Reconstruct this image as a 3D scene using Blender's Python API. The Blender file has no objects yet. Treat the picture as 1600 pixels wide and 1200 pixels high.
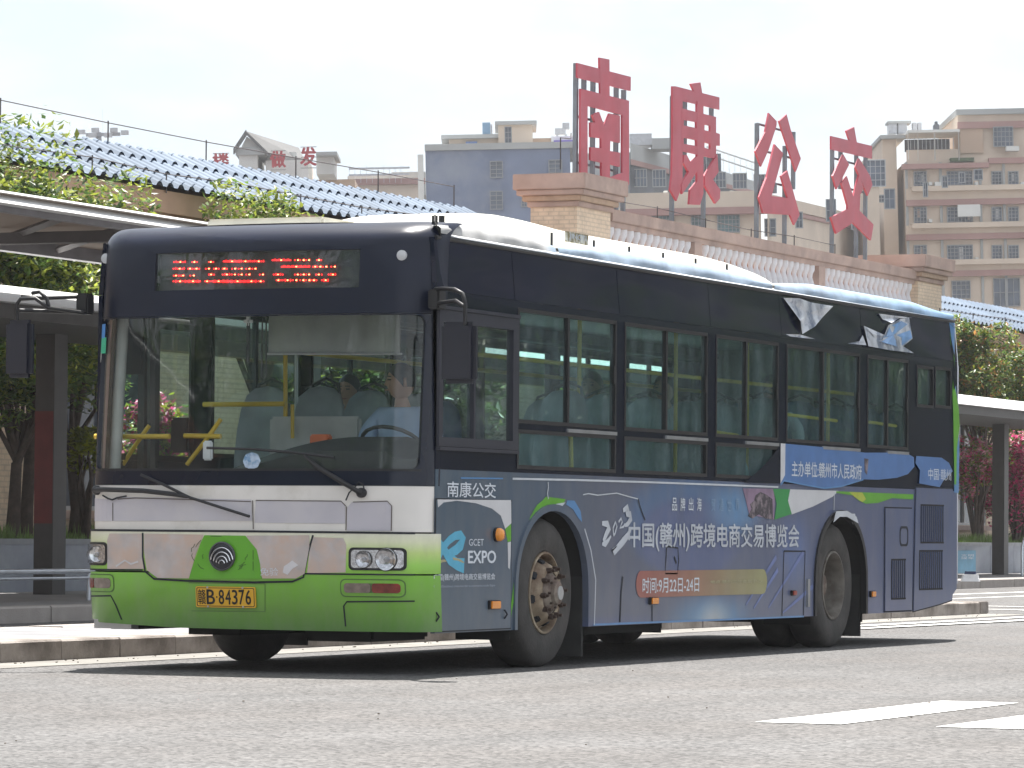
import bpy, bmesh, math, random
from mathutils import Vector, Matrix
from mathutils.geometry import tessellate_polygon
random.seed(7)
R = math.radians
sc = bpy.context.scene
COL = sc.collection

# ------------------------------------------------------------------ camera
FPX, CP = 6541.7, Vector((12.373, -24.501, .9204))
yaw, pit, rol = -.40403, .035732, .007824
F = Vector((math.sin(yaw)*math.cos(pit), math.cos(yaw)*math.cos(pit), math.sin(pit)))
R0 = Vector((math.cos(yaw), -math.sin(yaw), 0)); U0 = R0.cross(F)
RV = math.cos(rol)*R0 + math.sin(rol)*U0
UV = -math.sin(rol)*R0 + math.cos(rol)*U0
cd = bpy.data.cameras.new('camera'); cam = bpy.data.objects.new('camera', cd); COL.objects.link(cam)
cam.matrix_world = Matrix(((RV.x, UV.x, -F.x, CP.x), (RV.y, UV.y, -F.y, CP.y), (RV.z, UV.z, -F.z, CP.z), (0, 0, 0, 1)))
cd.sensor_width = 36; cd.lens = FPX/1600*36; cd.clip_start = .5; cd.clip_end = 6000
sc.camera = cam

# ------------------------------------------------------------------ light
SUN = Vector((.086, -.33, -1)).normalized()
w = bpy.data.worlds.new('World'); sc.world = w; w.use_nodes = True
nt = w.node_tree; nt.nodes.clear()
sky = nt.nodes.new('ShaderNodeTexSky'); sky.sky_type = 'NISHITA'; sky.sun_disc = False
sky.sun_elevation = math.asin(-SUN.z); sky.sun_rotation = math.atan2(-SUN.x, -SUN.y)
sky.air_density = 1.0; sky.dust_density = 3.0; sky.ozone_density = 1.0; sky.altitude = 100
bg = nt.nodes.new('ShaderNodeBackground'); bg.inputs[1].default_value = .10
out = nt.nodes.new('ShaderNodeOutputWorld')
tcw = nt.nodes.new('ShaderNodeTexCoord'); mpw = nt.nodes.new('ShaderNodeMapping'); mpw.inputs['Scale'].default_value = (3, 3, 9)
now = nt.nodes.new('ShaderNodeTexNoise'); now.inputs['Scale'].default_value = 1.7; now.inputs['Detail'].default_value = 6; now.inputs['Roughness'].default_value = .55
nt.links.new(tcw.outputs['Generated'], mpw.inputs[0]); nt.links.new(mpw.outputs[0], now.inputs['Vector'])
crw = nt.nodes.new('ShaderNodeValToRGB'); nt.links.new(now.outputs['Fac'], crw.inputs[0])      # thin high cloud: pale blue gaps in white
crw.color_ramp.elements[0].position = .40; crw.color_ramp.elements[0].color = (2.85, 3.28, 3.65, 1); crw.color_ramp.elements[1].position = .56; crw.color_ramp.elements[1].color = (3.95, 4.0, 4.0, 1)
mxw = nt.nodes.new('ShaderNodeMix'); mxw.data_type = 'RGBA'; mxw.inputs[0].default_value = .85
nt.links.new(sky.outputs[0], mxw.inputs[6]); nt.links.new(crw.outputs[0], mxw.inputs[7]); nt.links.new(mxw.outputs[2], bg.inputs[0]); nt.links.new(bg.outputs[0], out.inputs[0])
sl = bpy.data.lights.new('sun', 'SUN'); sl.energy = 4.6; sl.angle = R(.55); sl.color = (1, .96, .9)
so = bpy.data.objects.new('sun', sl); COL.objects.link(so)
so.rotation_euler = SUN.to_track_quat('-Z', 'Y').to_euler(); so.location = (0, 0, 60)
vs = sc.view_settings; vs.view_transform = 'Standard'; vs.look = 'None'; vs.gamma = 1
vs.use_curve_mapping = False; vs.exposure = 1.42
sc.cycles.max_bounces = 10; sc.cycles.transparent_max_bounces = 24
sc.cycles.use_denoising = True

# ------------------------------------------------------------------ measuring helpers
def ray(px, py): return F + RV*((px-800)/FPX) - UV*((py-600)/FPX)
def on(ax, v, px, py):
    d = ray(px, py); return CP + d*((v-CP[ax])/d[ax])
def SP(p):
    q = on(0, 1.25, p[0], p[1]); return (q.y, q.z)
def ZM(pts, x0, y0, k): return [(x0+a*k, y0+b*k) for a, b in pts]

# ------------------------------------------------------------------ materials
def lin(r, g, b, s=1.0):
    return tuple(min(1, s*((c/255/12.92) if c <= 10 else ((c/255+.055)/1.055)**2.4)) for c in (r, g, b))
MATS = {}
def mat(name, col, rough=.6, metal=0, var=.12, scale=6, bump=0, bscale=40, coat=0, emit=0, spec=.5, col2=None, thr=(.45, .6), detail=6):
    """principled with soft noise in colour and roughness; col2 = second colour blotched over the first"""
    if name in MATS: return MATS[name]
    m = bpy.data.materials.new(name); m.use_nodes = True; n = m.node_tree.nodes; l = m.node_tree.links
    b = n['Principled BSDF']; MATS[name] = m
    b.inputs['Roughness'].default_value = rough; b.inputs['Metallic'].default_value = metal
    b.inputs['Specular IOR Level'].default_value = spec
    if coat: b.inputs['Coat Weight'].default_value = coat; b.inputs['Coat Roughness'].default_value = .08
    tc = n.new('ShaderNodeTexCoord'); no = n.new('ShaderNodeTexNoise'); no.inputs['Scale'].default_value = scale
    no.inputs['Detail'].default_value = detail; l.new(tc.outputs['Object'], no.inputs['Vector'])
    mr = n.new('ShaderNodeMapRange'); l.new(no.outputs['Fac'], mr.inputs[0])
    mr.inputs[1].default_value = .3; mr.inputs[2].default_value = .7
    mr.inputs[3].default_value = 1-var; mr.inputs[4].default_value = 1+var
    mx = n.new('ShaderNodeMix'); mx.data_type = 'RGBA'; mx.blend_type = 'MULTIPLY'; mx.inputs[0].default_value = 1
    mx.inputs[6].default_value = (*col, 1); l.new(mr.outputs[0], mx.inputs[7])
    src = mx.outputs[2]
    if col2:
        n2 = n.new('ShaderNodeTexNoise'); n2.inputs['Scale'].default_value = scale*.6; n2.inputs['Detail'].default_value = 8
        n2.inputs['Roughness'].default_value = .65
        l.new(tc.outputs['Object'], n2.inputs['Vector'])
        m2 = n.new('ShaderNodeMapRange'); m2.inputs[1].default_value = thr[0]; m2.inputs[2].default_value = thr[1]
        l.new(n2.outputs['Fac'], m2.inputs[0])
        mm = n.new('ShaderNodeMix'); mm.data_type = 'RGBA'; l.new(m2.outputs[0], mm.inputs[0])
        l.new(src, mm.inputs[6]); mm.inputs[7].default_value = (*col2, 1); src = mm.outputs[2]
    l.new(src, b.inputs['Base Color'])
    m['src'] = 0
    if bump:
        bn = n.new('ShaderNodeTexNoise'); bn.inputs['Scale'].default_value = bscale; bn.inputs['Detail'].default_value = 4
        l.new(tc.outputs['Object'], bn.inputs['Vector'])
        bu = n.new('ShaderNodeBump'); bu.inputs['Strength'].default_value = bump; bu.inputs['Distance'].default_value = .02
        l.new(bn.outputs['Fac'], bu.inputs['Height']); l.new(bu.outputs[0], b.inputs['Normal'])
    if emit:
        b.inputs['Emission Color'].default_value = (*col, 1); b.inputs['Emission Strength'].default_value = emit
    return m
def glass(name, tint, ior=1.5, wav=0, pale_veil=.0):
    m = bpy.data.materials.new(name); m.use_nodes = True; n = m.node_tree.nodes; l = m.node_tree.links; n.clear()
    o = n.new('ShaderNodeOutputMaterial'); t = n.new('ShaderNodeBsdfTransparent'); g = n.new('ShaderNodeBsdfGlossy')
    t.inputs[0].default_value = (*tint, 1); g.inputs['Roughness'].default_value = .02
    fr = n.new('ShaderNodeFresnel'); ge = n.new('ShaderNodeNewGeometry'); io = n.new('ShaderNodeMapRange'); io.inputs[3].default_value = ior; io.inputs[4].default_value = 1/ior
    l.new(ge.outputs['Backfacing'], io.inputs[0]); l.new(io.outputs[0], fr.inputs[0])
    mx = n.new('ShaderNodeMixShader'); l.new(fr.outputs[0], mx.inputs[0]); l.new(t.outputs[0], mx.inputs[1]); l.new(g.outputs[0], mx.inputs[2])
    if wav:
        tc = n.new('ShaderNodeTexCoord'); bn = n.new('ShaderNodeTexNoise'); bn.inputs['Scale'].default_value = 1.6
        l.new(tc.outputs['Object'], bn.inputs['Vector'])
        bu = n.new('ShaderNodeBump'); bu.inputs['Strength'].default_value = wav; bu.inputs['Distance'].default_value = .03
        l.new(bn.outputs['Fac'], bu.inputs['Height']); l.new(bu.outputs[0], g.inputs['Normal'])
    last = mx.outputs[0]
    if pale_veil:  # pale streaky veil, part dirt, mixed in to imitate brightness reflected off the glass
        tc = n.new('ShaderNodeTexCoord'); dn = n.new('ShaderNodeTexNoise'); dn.inputs['Scale'].default_value = 5; dn.inputs['Detail'].default_value = 8
        mp = n.new('ShaderNodeMapping'); mp.inputs['Scale'].default_value = (1, 1, .35)
        l.new(tc.outputs['Object'], mp.inputs[0]); l.new(mp.outputs[0], dn.inputs['Vector'])
        mr = n.new('ShaderNodeMapRange'); mr.inputs[1].default_value = .4; mr.inputs[2].default_value = .75; mr.inputs[3].default_value = pale_veil*.25; mr.inputs[4].default_value = pale_veil
        l.new(dn.outputs['Fac'], mr.inputs[0])
        d = n.new('ShaderNodeBsdfDiffuse'); d.inputs[0].default_value = (.30, .38, .40, 1)
        m2 = n.new('ShaderNodeMixShader'); l.new(mr.outputs[0], m2.inputs[0]); l.new(last, m2.inputs[1]); l.new(d.outputs[0], m2.inputs[2]); last = m2.outputs[0]
    l.new(last, o.inputs[0]); MATS[name] = m; return m
def ramp_mat(name, axis, stops, rough=.45, var=.08, scale=5, coat=0, extra=None):
    """colour print that changes along one object axis"""
    m = mat(name, (.5, .5, .5), rough, var=var, scale=scale, coat=coat); n = m.node_tree.nodes; l = m.node_tree.links
    tc = n.new('ShaderNodeTexCoord'); sp = n.new('ShaderNodeSeparateXYZ'); l.new(tc.outputs['Object'], sp.inputs[0])
    lo, hi = stops[0][0], stops[-1][0]
    mr = n.new('ShaderNodeMapRange'); mr.inputs[1].default_value = lo; mr.inputs[2].default_value = hi; l.new(sp.outputs[axis], mr.inputs[0])
    cr = n.new('ShaderNodeValToRGB'); e = cr.color_ramp.elements
    for i, (p, c) in enumerate(stops):
        q = (p-lo)/(hi-lo)
        if i < 2: e[i].position = q; e[i].color = (*c, 1)
        else: k = e.new(q); k.color = (*c, 1)
    l.new(mr.outputs[0], cr.inputs[0])
    mx = [x for x in n if x.bl_idname == 'ShaderNodeMix'][0]; src = cr.outputs[0]
    for (cy, cz, ry, rz, c, soft, amt) in (extra or []):       # soft printed ellipses in the y,z plane
        cb = n.new('ShaderNodeVectorMath'); cb.operation = 'SUBTRACT'; l.new(tc.outputs['Object'], cb.inputs[0]); cb.inputs[1].default_value = (0, cy, cz)
        mu = n.new('ShaderNodeVectorMath'); mu.operation = 'MULTIPLY'; l.new(cb.outputs[0], mu.inputs[0]); mu.inputs[1].default_value = (0, 1/ry, 1/rz)
        le = n.new('ShaderNodeVectorMath'); le.operation = 'LENGTH'; l.new(mu.outputs[0], le.inputs[0])
        m3 = n.new('ShaderNodeMapRange'); m3.inputs[1].default_value = 1; m3.inputs[2].default_value = 1-soft; m3.inputs[3].default_value = 0; m3.inputs[4].default_value = amt
        m3.interpolation_type = 'SMOOTHSTEP'
        l.new(le.outputs['Value'], m3.inputs[0])
        m4 = n.new('ShaderNodeMix'); m4.data_type = 'RGBA'; l.new(m3.outputs[0], m4.inputs[0]); l.new(src, m4.inputs[6]); m4.inputs[7].default_value = (*c, 1); src = m4.outputs[2]
    # road dust and water streaks lying on the print
    mp = n.new('ShaderNodeMapping'); mp.inputs['Scale'].default_value = (2.2, 2.2, .7); l.new(tc.outputs['Object'], mp.inputs[0])
    dn = n.new('ShaderNodeTexNoise'); dn.inputs['Scale'].default_value = 3.2; dn.inputs['Detail'].default_value = 10; dn.inputs['Roughness'].default_value = .7; l.new(mp.outputs[0], dn.inputs['Vector'])
    d1 = n.new('ShaderNodeMapRange'); d1.inputs[1].default_value = .38; d1.inputs[2].default_value = .72; d1.inputs[3].default_value = .04; d1.inputs[4].default_value = .27; l.new(dn.outputs['Fac'], d1.inputs[0])
    dm_ = n.new('ShaderNodeMix'); dm_.data_type = 'RGBA'; l.new(d1.outputs[0], dm_.inputs[0]); l.new(src, dm_.inputs[6]); dm_.inputs[7].default_value = (.24, .225, .20, 1); src = dm_.outputs[2]
    l.new(src, mx.inputs[6]); return m
def brick_mat(name, c1, c2, mortar, bw, bh, axes='YZ', rough=.6, msize=.012):
    m = mat(name, c1, rough); n = m.node_tree.nodes; l = m.node_tree.links
    tc = n.new('ShaderNodeTexCoord'); sp = n.new('ShaderNodeSeparateXYZ'); cb = n.new('ShaderNodeCombineXYZ')
    l.new(tc.outputs['Object'], sp.inputs[0])
    if axes == 'ZS':
        ad = n.new('ShaderNodeMath'); l.new(sp.outputs[0], ad.inputs[0]); l.new(sp.outputs[1], ad.inputs[1]); l.new(ad.outputs[0], cb.inputs[0])
    else: l.new(sp.outputs['XYZ'.index(axes[0])], cb.inputs[0])
    l.new(sp.outputs[2], cb.inputs[1])
    br = n.new('ShaderNodeTexBrick'); l.new(cb.outputs[0], br.inputs['Vector']); br.inputs['Scale'].default_value = 1
    br.inputs['Brick Width'].default_value = bw; br.inputs['Row Height'].default_value = bh; br.inputs['Mortar Size'].default_value = msize
    br.inputs['Color1'].default_value = (*c1, 1); br.inputs['Color2'].default_value = (*c2, 1); br.inputs['Mortar'].default_value = (*mortar, 1)
    mx = [x for x in n if x.bl_idname == 'ShaderNodeMix'][0]; l.new(br.outputs['Color'], mx.inputs[6])
    bu = n.new('ShaderNodeBump'); bu.inputs['Strength'].default_value = .4; bu.inputs['Distance'].default_value = .01; bu.invert = True
    l.new(br.outputs['Fac'], bu.inputs['Height']); l.new(bu.outputs[0], n['Principled BSDF'].inputs['Normal'])
    return m

# ------------------------------------------------------------------ objects
def org(o):
    v = Vector((0, 0, 0))
    while o: v = v + o.location; o = o.parent
    return v
def link(name, me, mt, parent=None, loc=None):
    o = bpy.data.objects.new(name, me); COL.objects.link(o)
    if mt is not None and me is not None and len(me.materials) == 0: me.materials.append(mt)
    if loc is not None: o.location = loc
    if parent is not None: o.parent = parent
    return o
def tag(o, label=None, cat=None, group=None, kind=None):
    for k, v in (('label', label), ('category', cat), ('group', group), ('kind', kind)):
        if v: o[k] = v
    return o
def thing(name, label, cat, loc=(0, 0, 0), group=None, rot=None):
    o = bpy.data.objects.new(name, None); COL.objects.link(o); o.location = loc; o.empty_display_size = .2
    if rot is not None: o.rotation_euler = rot
    return tag(o, label, cat, group)
def copy_tree(o, parent=None):
    c = o.copy(); COL.objects.link(c)
    if parent: c.parent = parent
    for ch in o.children: copy_tree(ch, c)
    return c
class MB:
    def __init__(s): s.v = []; s.f = []
    def add(s, vs, fs):
        k = len(s.v); s.v += [Vector(a) for a in vs]; s.f += [tuple(i+k for i in f) for f in fs]; return s
    def box(s, c, d, rot=None):
        x, y, z = d[0]/2, d[1]/2, d[2]/2
        vs = [Vector((a*x, b*y, e*z)) for a in (-1, 1) for b in (-1, 1) for e in (-1, 1)]
        if rot: vs = [rot @ p for p in vs]
        vs = [p+Vector(c) for p in vs]
        return s.add(vs, [(0, 1, 3, 2), (4, 6, 7, 5), (0, 4, 5, 1), (2, 3, 7, 6), (0, 2, 6, 4), (1, 5, 7, 3)])
    def b2(s, a, b):
        return s.box([(a[i]+b[i])/2 for i in range(3)], [abs(a[i]-b[i]) for i in range(3)])
    def tube(s, pts, r, n=8, cap=True):
        pts = [Vector(p) for p in pts]; rs = r if isinstance(r, (list, tuple)) else [r]*len(pts)
        vs = []; fs = []; up = Vector((0, 0, 1)); pa = None
        for i, p in enumerate(pts):
            t = (pts[min(i+1, len(pts)-1)]-pts[max(i-1, 0)]).normalized()
            a = t.cross(up) if pa is None else pa-t*pa.dot(t)
            if a.length < .05: a = t.cross(Vector((1, 0, 0)))
            if a.length < .05: a = t.cross(Vector((0, 1, 0)))
            a.normalize(); b = t.cross(a); pa = a
            for k in range(n):
                q = 2*math.pi*k/n; vs.append(p+(a*math.cos(q)+b*math.sin(q))*rs[i])
        for i in range(len(pts)-1):
            for k in range(n):
                fs.append((i*n+k, i*n+(k+1) % n, (i+1)*n+(k+1) % n, (i+1)*n+k))
        if cap: fs.append(tuple(range(n-1, -1, -1))); fs.append(tuple((len(pts)-1)*n+k for k in range(n)))
        return s.add(vs, fs)
    def lathe(s, prof, c, ax='x', n=32, close=False):
        """prof: (radius, height along axis)"""
        vs = []; fs = []
        for r, h in prof:
            for k in range(n):
                q = 2*math.pi*k/n; u, v = r*math.cos(q), r*math.sin(q)
                vs.append(Vector(c)+Vector({'x': (h, u, v), 'y': (v, h, u), 'z': (u, v, h)}[ax]))
        m = len(prof)
        for i in range(m if close else m-1):
            for k in range(n):
                j = (i+1) % m
                fs.append((i*n+k, i*n+(k+1) % n, j*n+(k+1) % n, j*n+k))
        return s.add(vs, fs)
    def prism(s, loops, mp, o0, o1):
        s.addbm(sheetbm(loops, mp, o0, o1, ())); return s
    def addbm(s, bm):
        bm.verts.index_update(); s.add([v.co.copy() for v in bm.verts], [tuple(v.index for v in f.verts) for f in bm.faces]); bm.free(); return s
    def mesh(s, name, o=Vector((0, 0, 0))):
        me = bpy.data.meshes.new(name); me.from_pydata([tuple(p-o) for p in s.v], [], s.f); me.update(); return me
    def build(s, name, mt, parent=None, smooth=0, bevel=0, origin=None, fix=True):
        o = org(parent) if parent is not None else Vector((0, 0, 0))
        if parent is None and origin is not None: o = Vector(origin)
        me = s.mesh(name, o)
        if fix or bevel:
            bm = bmesh.new(); bm.from_mesh(me); bmesh.ops.recalc_face_normals(bm, faces=bm.faces)
            if bevel: bmesh.ops.bevel(bm, geom=bm.edges[:], offset=bevel, segments=2, affect='EDGES', clamp_overlap=True)
            bm.to_mesh(me); bm.free()
        if smooth: me.shade_smooth(); me.set_sharp_from_angle(angle=R(smooth))
        ob = link(name, me, mt, parent)
        if parent is None and origin is not None: ob.location = origin
        return ob
def sheetbm(loops, mp, o0, o1, cuts):
    """2-D loops (first outer, others holes) -> slab between offsets o0 (back) and o1 (front) of surface mp(u, v, off)"""
    L3 = [[Vector((a, b, 0)) for a, b in lp] for lp in loops]
    flat = [p for lp in L3 for p in lp]; bm = bmesh.new(); vs = [bm.verts.new(p) for p in flat]; tr = []
    if isinstance(loops[0], Rib):
        n_ = len(flat)//2
        for i in range(n_-1):
            try: bm.faces.new([vs[i], vs[i+1], vs[2*n_-2-i], vs[2*n_-1-i]])
            except ValueError: pass
        if len(loops) > 1: raise ValueError
    else: tr = tessellate_polygon(L3)
    for t in tr:
        if len(set(t)) < 3: continue
        a, b, c = (flat[i] for i in t)
        if abs((b-a).cross(c-a).z) < 1e-9: continue
        try: bm.faces.new([vs[i] for i in t])
        except ValueError: pass
    for ax, val in cuts:
        no = (1, 0, 0) if ax == 0 else (0, 1, 0); co = (val, 0, 0) if ax == 0 else (0, val, 0)
        bmesh.ops.bisect_plane(bm, geom=bm.verts[:]+bm.edges[:]+bm.faces[:], plane_co=co, plane_no=no, dist=1e-6)
    bmesh.ops.recalc_face_normals(bm, faces=bm.faces)
    if o0 != o1:
        top = bm.faces[:]; ed = [e for e in bm.edges if len(e.link_faces) == 1]
        base = {v: (v.co.x, v.co.y) for v in bm.verts}; dn = {}
        for v in list(base): dn[v] = bm.verts.new(v.co)
        for f in top:
            bm.faces.new([dn[v] for v in reversed(f.verts)])
        for e in ed:
            f = e.link_faces[0]; a, b = e.verts
            l = [x for x in f.loops if x.edge == e][0]
            a, b = l.vert, l.link_loop_next.vert
            bm.faces.new([b, a, dn[a], dn[b]])
        for v, (x, y) in base.items():
            v.co = mp(x, y, o1); dn[v].co = mp(x, y, o0)
    else:
        for v in bm.verts: v.co = mp(v.co.x, v.co.y, o1)
    bmesh.ops.recalc_face_normals(bm, faces=bm.faces)
    return bm
def sheet(name, loops, mp, o0, o1, mt, parent, cuts=(), smooth=0, kind=None):
    if loops and not isinstance(loops[0][0], (tuple, list)): loops = [loops]
    bm = sheetbm(loops, mp, o0, o1, cuts); o = org(parent) if parent is not None else Vector((0, 0, 0))
    for v in bm.verts: v.co -= o
    me = bpy.data.meshes.new(name); bm.to_mesh(me); bm.free()
    if smooth: me.shade_smooth(); me.set_sharp_from_angle(angle=R(smooth))
    return link(name, me, mt, parent)
def rect(a, b, c, d): return [(a, b), (c, b), (c, d), (a, d)]
def rrect(a, b, c, d, r, n=4):
    P = []
    for cx, cy, q in ((c-r, d-r, 0), (a+r, d-r, 90), (a+r, b+r, 180), (c-r, b+r, 270)):
        for k in range(n+1):
            t = R(q+90*k/n); P.append((cx+r*math.cos(t), cy+r*math.sin(t)))
    return P
def ell(cx, cy, rx, ry, n=24, a0=0, a1=360):
    m = n if a1-a0 >= 360 else n+1
    return [(cx+rx*math.cos(R(a0+(a1-a0)*k/n)), cy+ry*math.sin(R(a0+(a1-a0)*k/n))) for k in range(m)]
def stroke(pts, ws):
    """ribbon polygon round a polyline with a width at each point"""
    a, b = [], []
    if 0: pass
    if not isinstance(ws, (list, tuple)): ws = [ws]*len(pts)
    for i, p in enumerate(pts):
        q0, q1 = pts[max(i-1, 0)], pts[min(i+1, len(pts)-1)]; dx, dy = q1[0]-q0[0], q1[1]-q0[1]; L = math.hypot(dx, dy) or 1
        nx, ny = -dy/L*ws[i]/2, dx/L*ws[i]/2; a.append((p[0]+nx, p[1]+ny)); b.append((p[0]-nx, p[1]-ny))
    return Rib(a+b[::-1])
class Rib(list): pass
def text(name, body, box, mp, off, mt, parent, bold=0, cuts=(), shear=0, kind=None):
    """lettering fitted to box (u0, v0, u1, v1) on surface mp"""
    cu = bpy.data.curves.new('txt', 'FONT'); cu.body = body; cu.size = 1; cu.resolution_u = 3; cu.fill_mode = 'FRONT'; cu.shear = shear
    ob = bpy.data.objects.new('txt', cu); COL.objects.link(ob)
    dg = bpy.context.evaluated_depsgraph_get(); me = bpy.data.meshes.new_from_object(ob.evaluated_get(dg))
    bpy.data.objects.remove(ob); bpy.data.curves.remove(cu)
    if not me.vertices: return None
    xs = [v.co.x for v in me.vertices]; ys = [v.co.y for v in me.vertices]
    x0, x1, y0, y1 = min(xs), max(xs), min(ys), max(ys); u0, v0, u1, v1 = box; o = org(parent)
    P = [(v.co.x, v.co.y) for v in me.vertices]; FC = [tuple(p.vertices) for p in me.polygons]; vs = []; fs = []
    sh = [(0, 0)] if not bold else [(0, 0), (bold, 0), (-bold, 0), (0, bold*.7), (0, -bold*.7)]
    for i, (dx, dy) in enumerate(sh):
        k = len(vs); fs += [tuple(j+k for j in f) for f in FC]
        for a, b in P: vs.append(tuple(mp(u0+(a+dx-x0)/(x1-x0)*(u1-u0), v0+(b+dy-y0)/(y1-y0)*(v1-v0), off+i*.0003)-o))
    me = bpy.data.meshes.new(name); me.from_pydata(vs, [], fs); me.update()
    return link(name, me, mt, parent)
XM = lambda x: (lambda u, v, o: Vector((x+o, u, v)))          # plane facing +x: u = y, v = z
YM = lambda y: (lambda u, v, o: Vector((u, y-o, v)))          # plane facing -y: u = x, v = z
ZP = lambda z: (lambda u, v, o: Vector((u, v, z+o)))

# ================================================================== GROUND
def asphalt():
    m = mat('asphalt', (.090, .088, .088), .85, var=.10, scale=.35); n = m.node_tree.nodes; l = m.node_tree.links
    tc = n['Texture Coordinate'] if 'Texture Coordinate' in n else [x for x in n if x.bl_idname == 'ShaderNodeTexCoord'][0]
    mx = [x for x in n if x.bl_idname == 'ShaderNodeMix'][0]
    vo = n.new('ShaderNodeTexVoronoi'); vo.inputs['Scale'].default_value = 48; l.new(tc.outputs['Object'], vo.inputs['Vector'])
    hs = n.new('ShaderNodeMapRange'); hs.inputs[3].default_value = .4; hs.inputs[4].default_value = 1.75
    sp = n.new('ShaderNodeSeparateColor'); l.new(vo.outputs['Color'], sp.inputs[0]); l.new(sp.outputs[0], hs.inputs[0])
    m2 = n.new('ShaderNodeMix'); m2.data_type = 'RGBA'; m2.blend_type = 'MULTIPLY'; m2.inputs[0].default_value = 1.0
    l.new(mx.outputs[2], m2.inputs[6]); l.new(hs.outputs[0], m2.inputs[7])
    no = n.new('ShaderNodeTexNoise'); no.inputs['Scale'].default_value = 1.1; no.inputs['Detail'].default_value = 7
    mp = n.new('ShaderNodeMapping'); mp.inputs['Scale'].default_value = (1.6, .35, 1); l.new(tc.outputs['Object'], mp.inputs[0]); l.new(mp.outputs[0], no.inputs['Vector'])
    h2 = n.new('ShaderNodeMapRange'); h2.inputs[1].default_value = .3; h2.inputs[2].default_value = .7; h2.inputs[3].default_value = .86; h2.inputs[4].default_value = 1.12; l.new(no.outputs['Fac'], h2.inputs[0])
    m3 = n.new('ShaderNodeMix'); m3.data_type = 'RGBA'; m3.blend_type = 'MULTIPLY'; m3.inputs[0].default_value = 1
    nb = n.new('ShaderNodeTexNoise'); nb.inputs['Scale'].default_value = .45; nb.inputs['Detail'].default_value = 5; l.new(tc.outputs['Object'], nb.inputs['Vector'])
    mb_ = n.new('ShaderNodeMapRange'); mb_.inputs[1].default_value = .42; mb_.inputs[2].default_value = .62; l.new(nb.outputs['Fac'], mb_.inputs[0])
    mc = n.new('ShaderNodeMix'); mc.data_type = 'RGBA'; mc.blend_type = 'MULTIPLY'; l.new(mb_.outputs[0], mc.inputs[0]); l.new(m2.outputs[2], mc.inputs[6]); mc.inputs[7].default_value = (1.0, .965, .94, 1)
    l.new(mc.outputs[2], m3.inputs[6]); l.new(h2.outputs[0], m3.inputs[7]); l.new(m3.outputs[2], n['Principled BSDF'].inputs['Base Color'])
    bu = n.new('ShaderNodeBump'); bu.inputs['Strength'].default_value = .7; bu.inputs['Distance'].default_value = .012
    l.new(vo.outputs['Distance'], bu.inputs['Height']); l.new(bu.outputs[0], n['Principled BSDF'].inputs['Normal'])
    return m
A = asphalt()
g = MB().add([(-1400, -1400, 0), (1400, -1400, 0), (1400, 1400, 0), (-1400, 1400, 0)], [(0, 1, 2, 3)]).build('road', A); tag(g, kind='structure')
white_line = mat('road_paint', (.70, .70, .68), .7, var=.12, scale=14, col2=(.25, .25, .25), thr=(.56, .74))
cream_line = mat('worn_gutter', (.17, .16, .145), .8, var=.15, scale=3, col2=(.22, .21, .19))
STW = ['second', 'third', 'fourth']
for i in range(7):
    x = 5.36+i*.93
    o = sheet('crosswalk_stripe', [rect(x, -5.03, x+.45, -1.95)], ZP(0), .004, .004, white_line, None)
    tag(o, ['white zebra stripe nearest the bus', 'white zebra stripe at the right edge, second from the bus'][i] if i < 2 else 'white zebra crossing stripe beyond the right picture edge', 'road marking', 'stripes of the zebra crossing')
    if i > 1: bpy.data.objects.remove(o)
rc = random.Random(5);
gr_ = MB()
for k in range(170):
    if k < 150: x, y, s_ = rc.gauss(-2.0, .12), rc.uniform(-8, 24), rc.uniform(.003, .009)
    else: x, y, s_ = rc.uniform(1.5, 7), rc.uniform(-9, 6), rc.uniform(.003, .006)
    gr_.box((x, y, s_*.4+.004), (s_*1.6, s_*1.3, s_), Matrix.Rotation(rc.uniform(0, 3), 3, 'Z'))
tag(gr_.build('grit', mat('grit', (.16, .13, .10), .9, var=.5, scale=3), None), 'loose grit and dry leaf crumbs scattered along the kerb and road', 'grit', kind='stuff')
# pale concrete gutter strip beside the island kerb
gt = sheet('gutter', [rect(-2.2, -14, -1.62, 24.0)], ZP(0), .004, .004, cream_line, None); tag(gt, kind='structure')
# island markings behind the bus end
def arcline(name, pts, wd, z=.008):
    o = sheet(name, [stroke(pts, wd)], ZP(0), z, z, white_line, None)
    tag(o, 'curved white lane line round the island nose behind the bus', 'road marking', 'lines round the island nose'); return o
arcline('lane_line', [(-1.2, 16), (-1.15, 20), (-1.2, 23.5), (-1.7, 25.6), (-2.6, 26.9), (-3.8, 27.2)], .16)
l2 = arcline('lane_line', [(-.75, 15), (-.6, 20), (-.7, 24), (-1.3, 27), (-2.6, 28.8), (-4.2, 29.3)], .16, .012); l2['label'] = 'outer white curve round the island nose at the right'
o = sheet('lane_line', [rect(-6.2, -10, -6.05, 70)], ZP(0), .004, .004, white_line, None); tag(o, 'long straight white line between island and far kerb', 'road marking')
o = sheet('lane_line', [rect(-7.6, 24, -7.4, 80)], ZP(0), .004, .004, white_line, None); tag(o, 'white edge line along the far kerb at the right', 'road marking')

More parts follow.
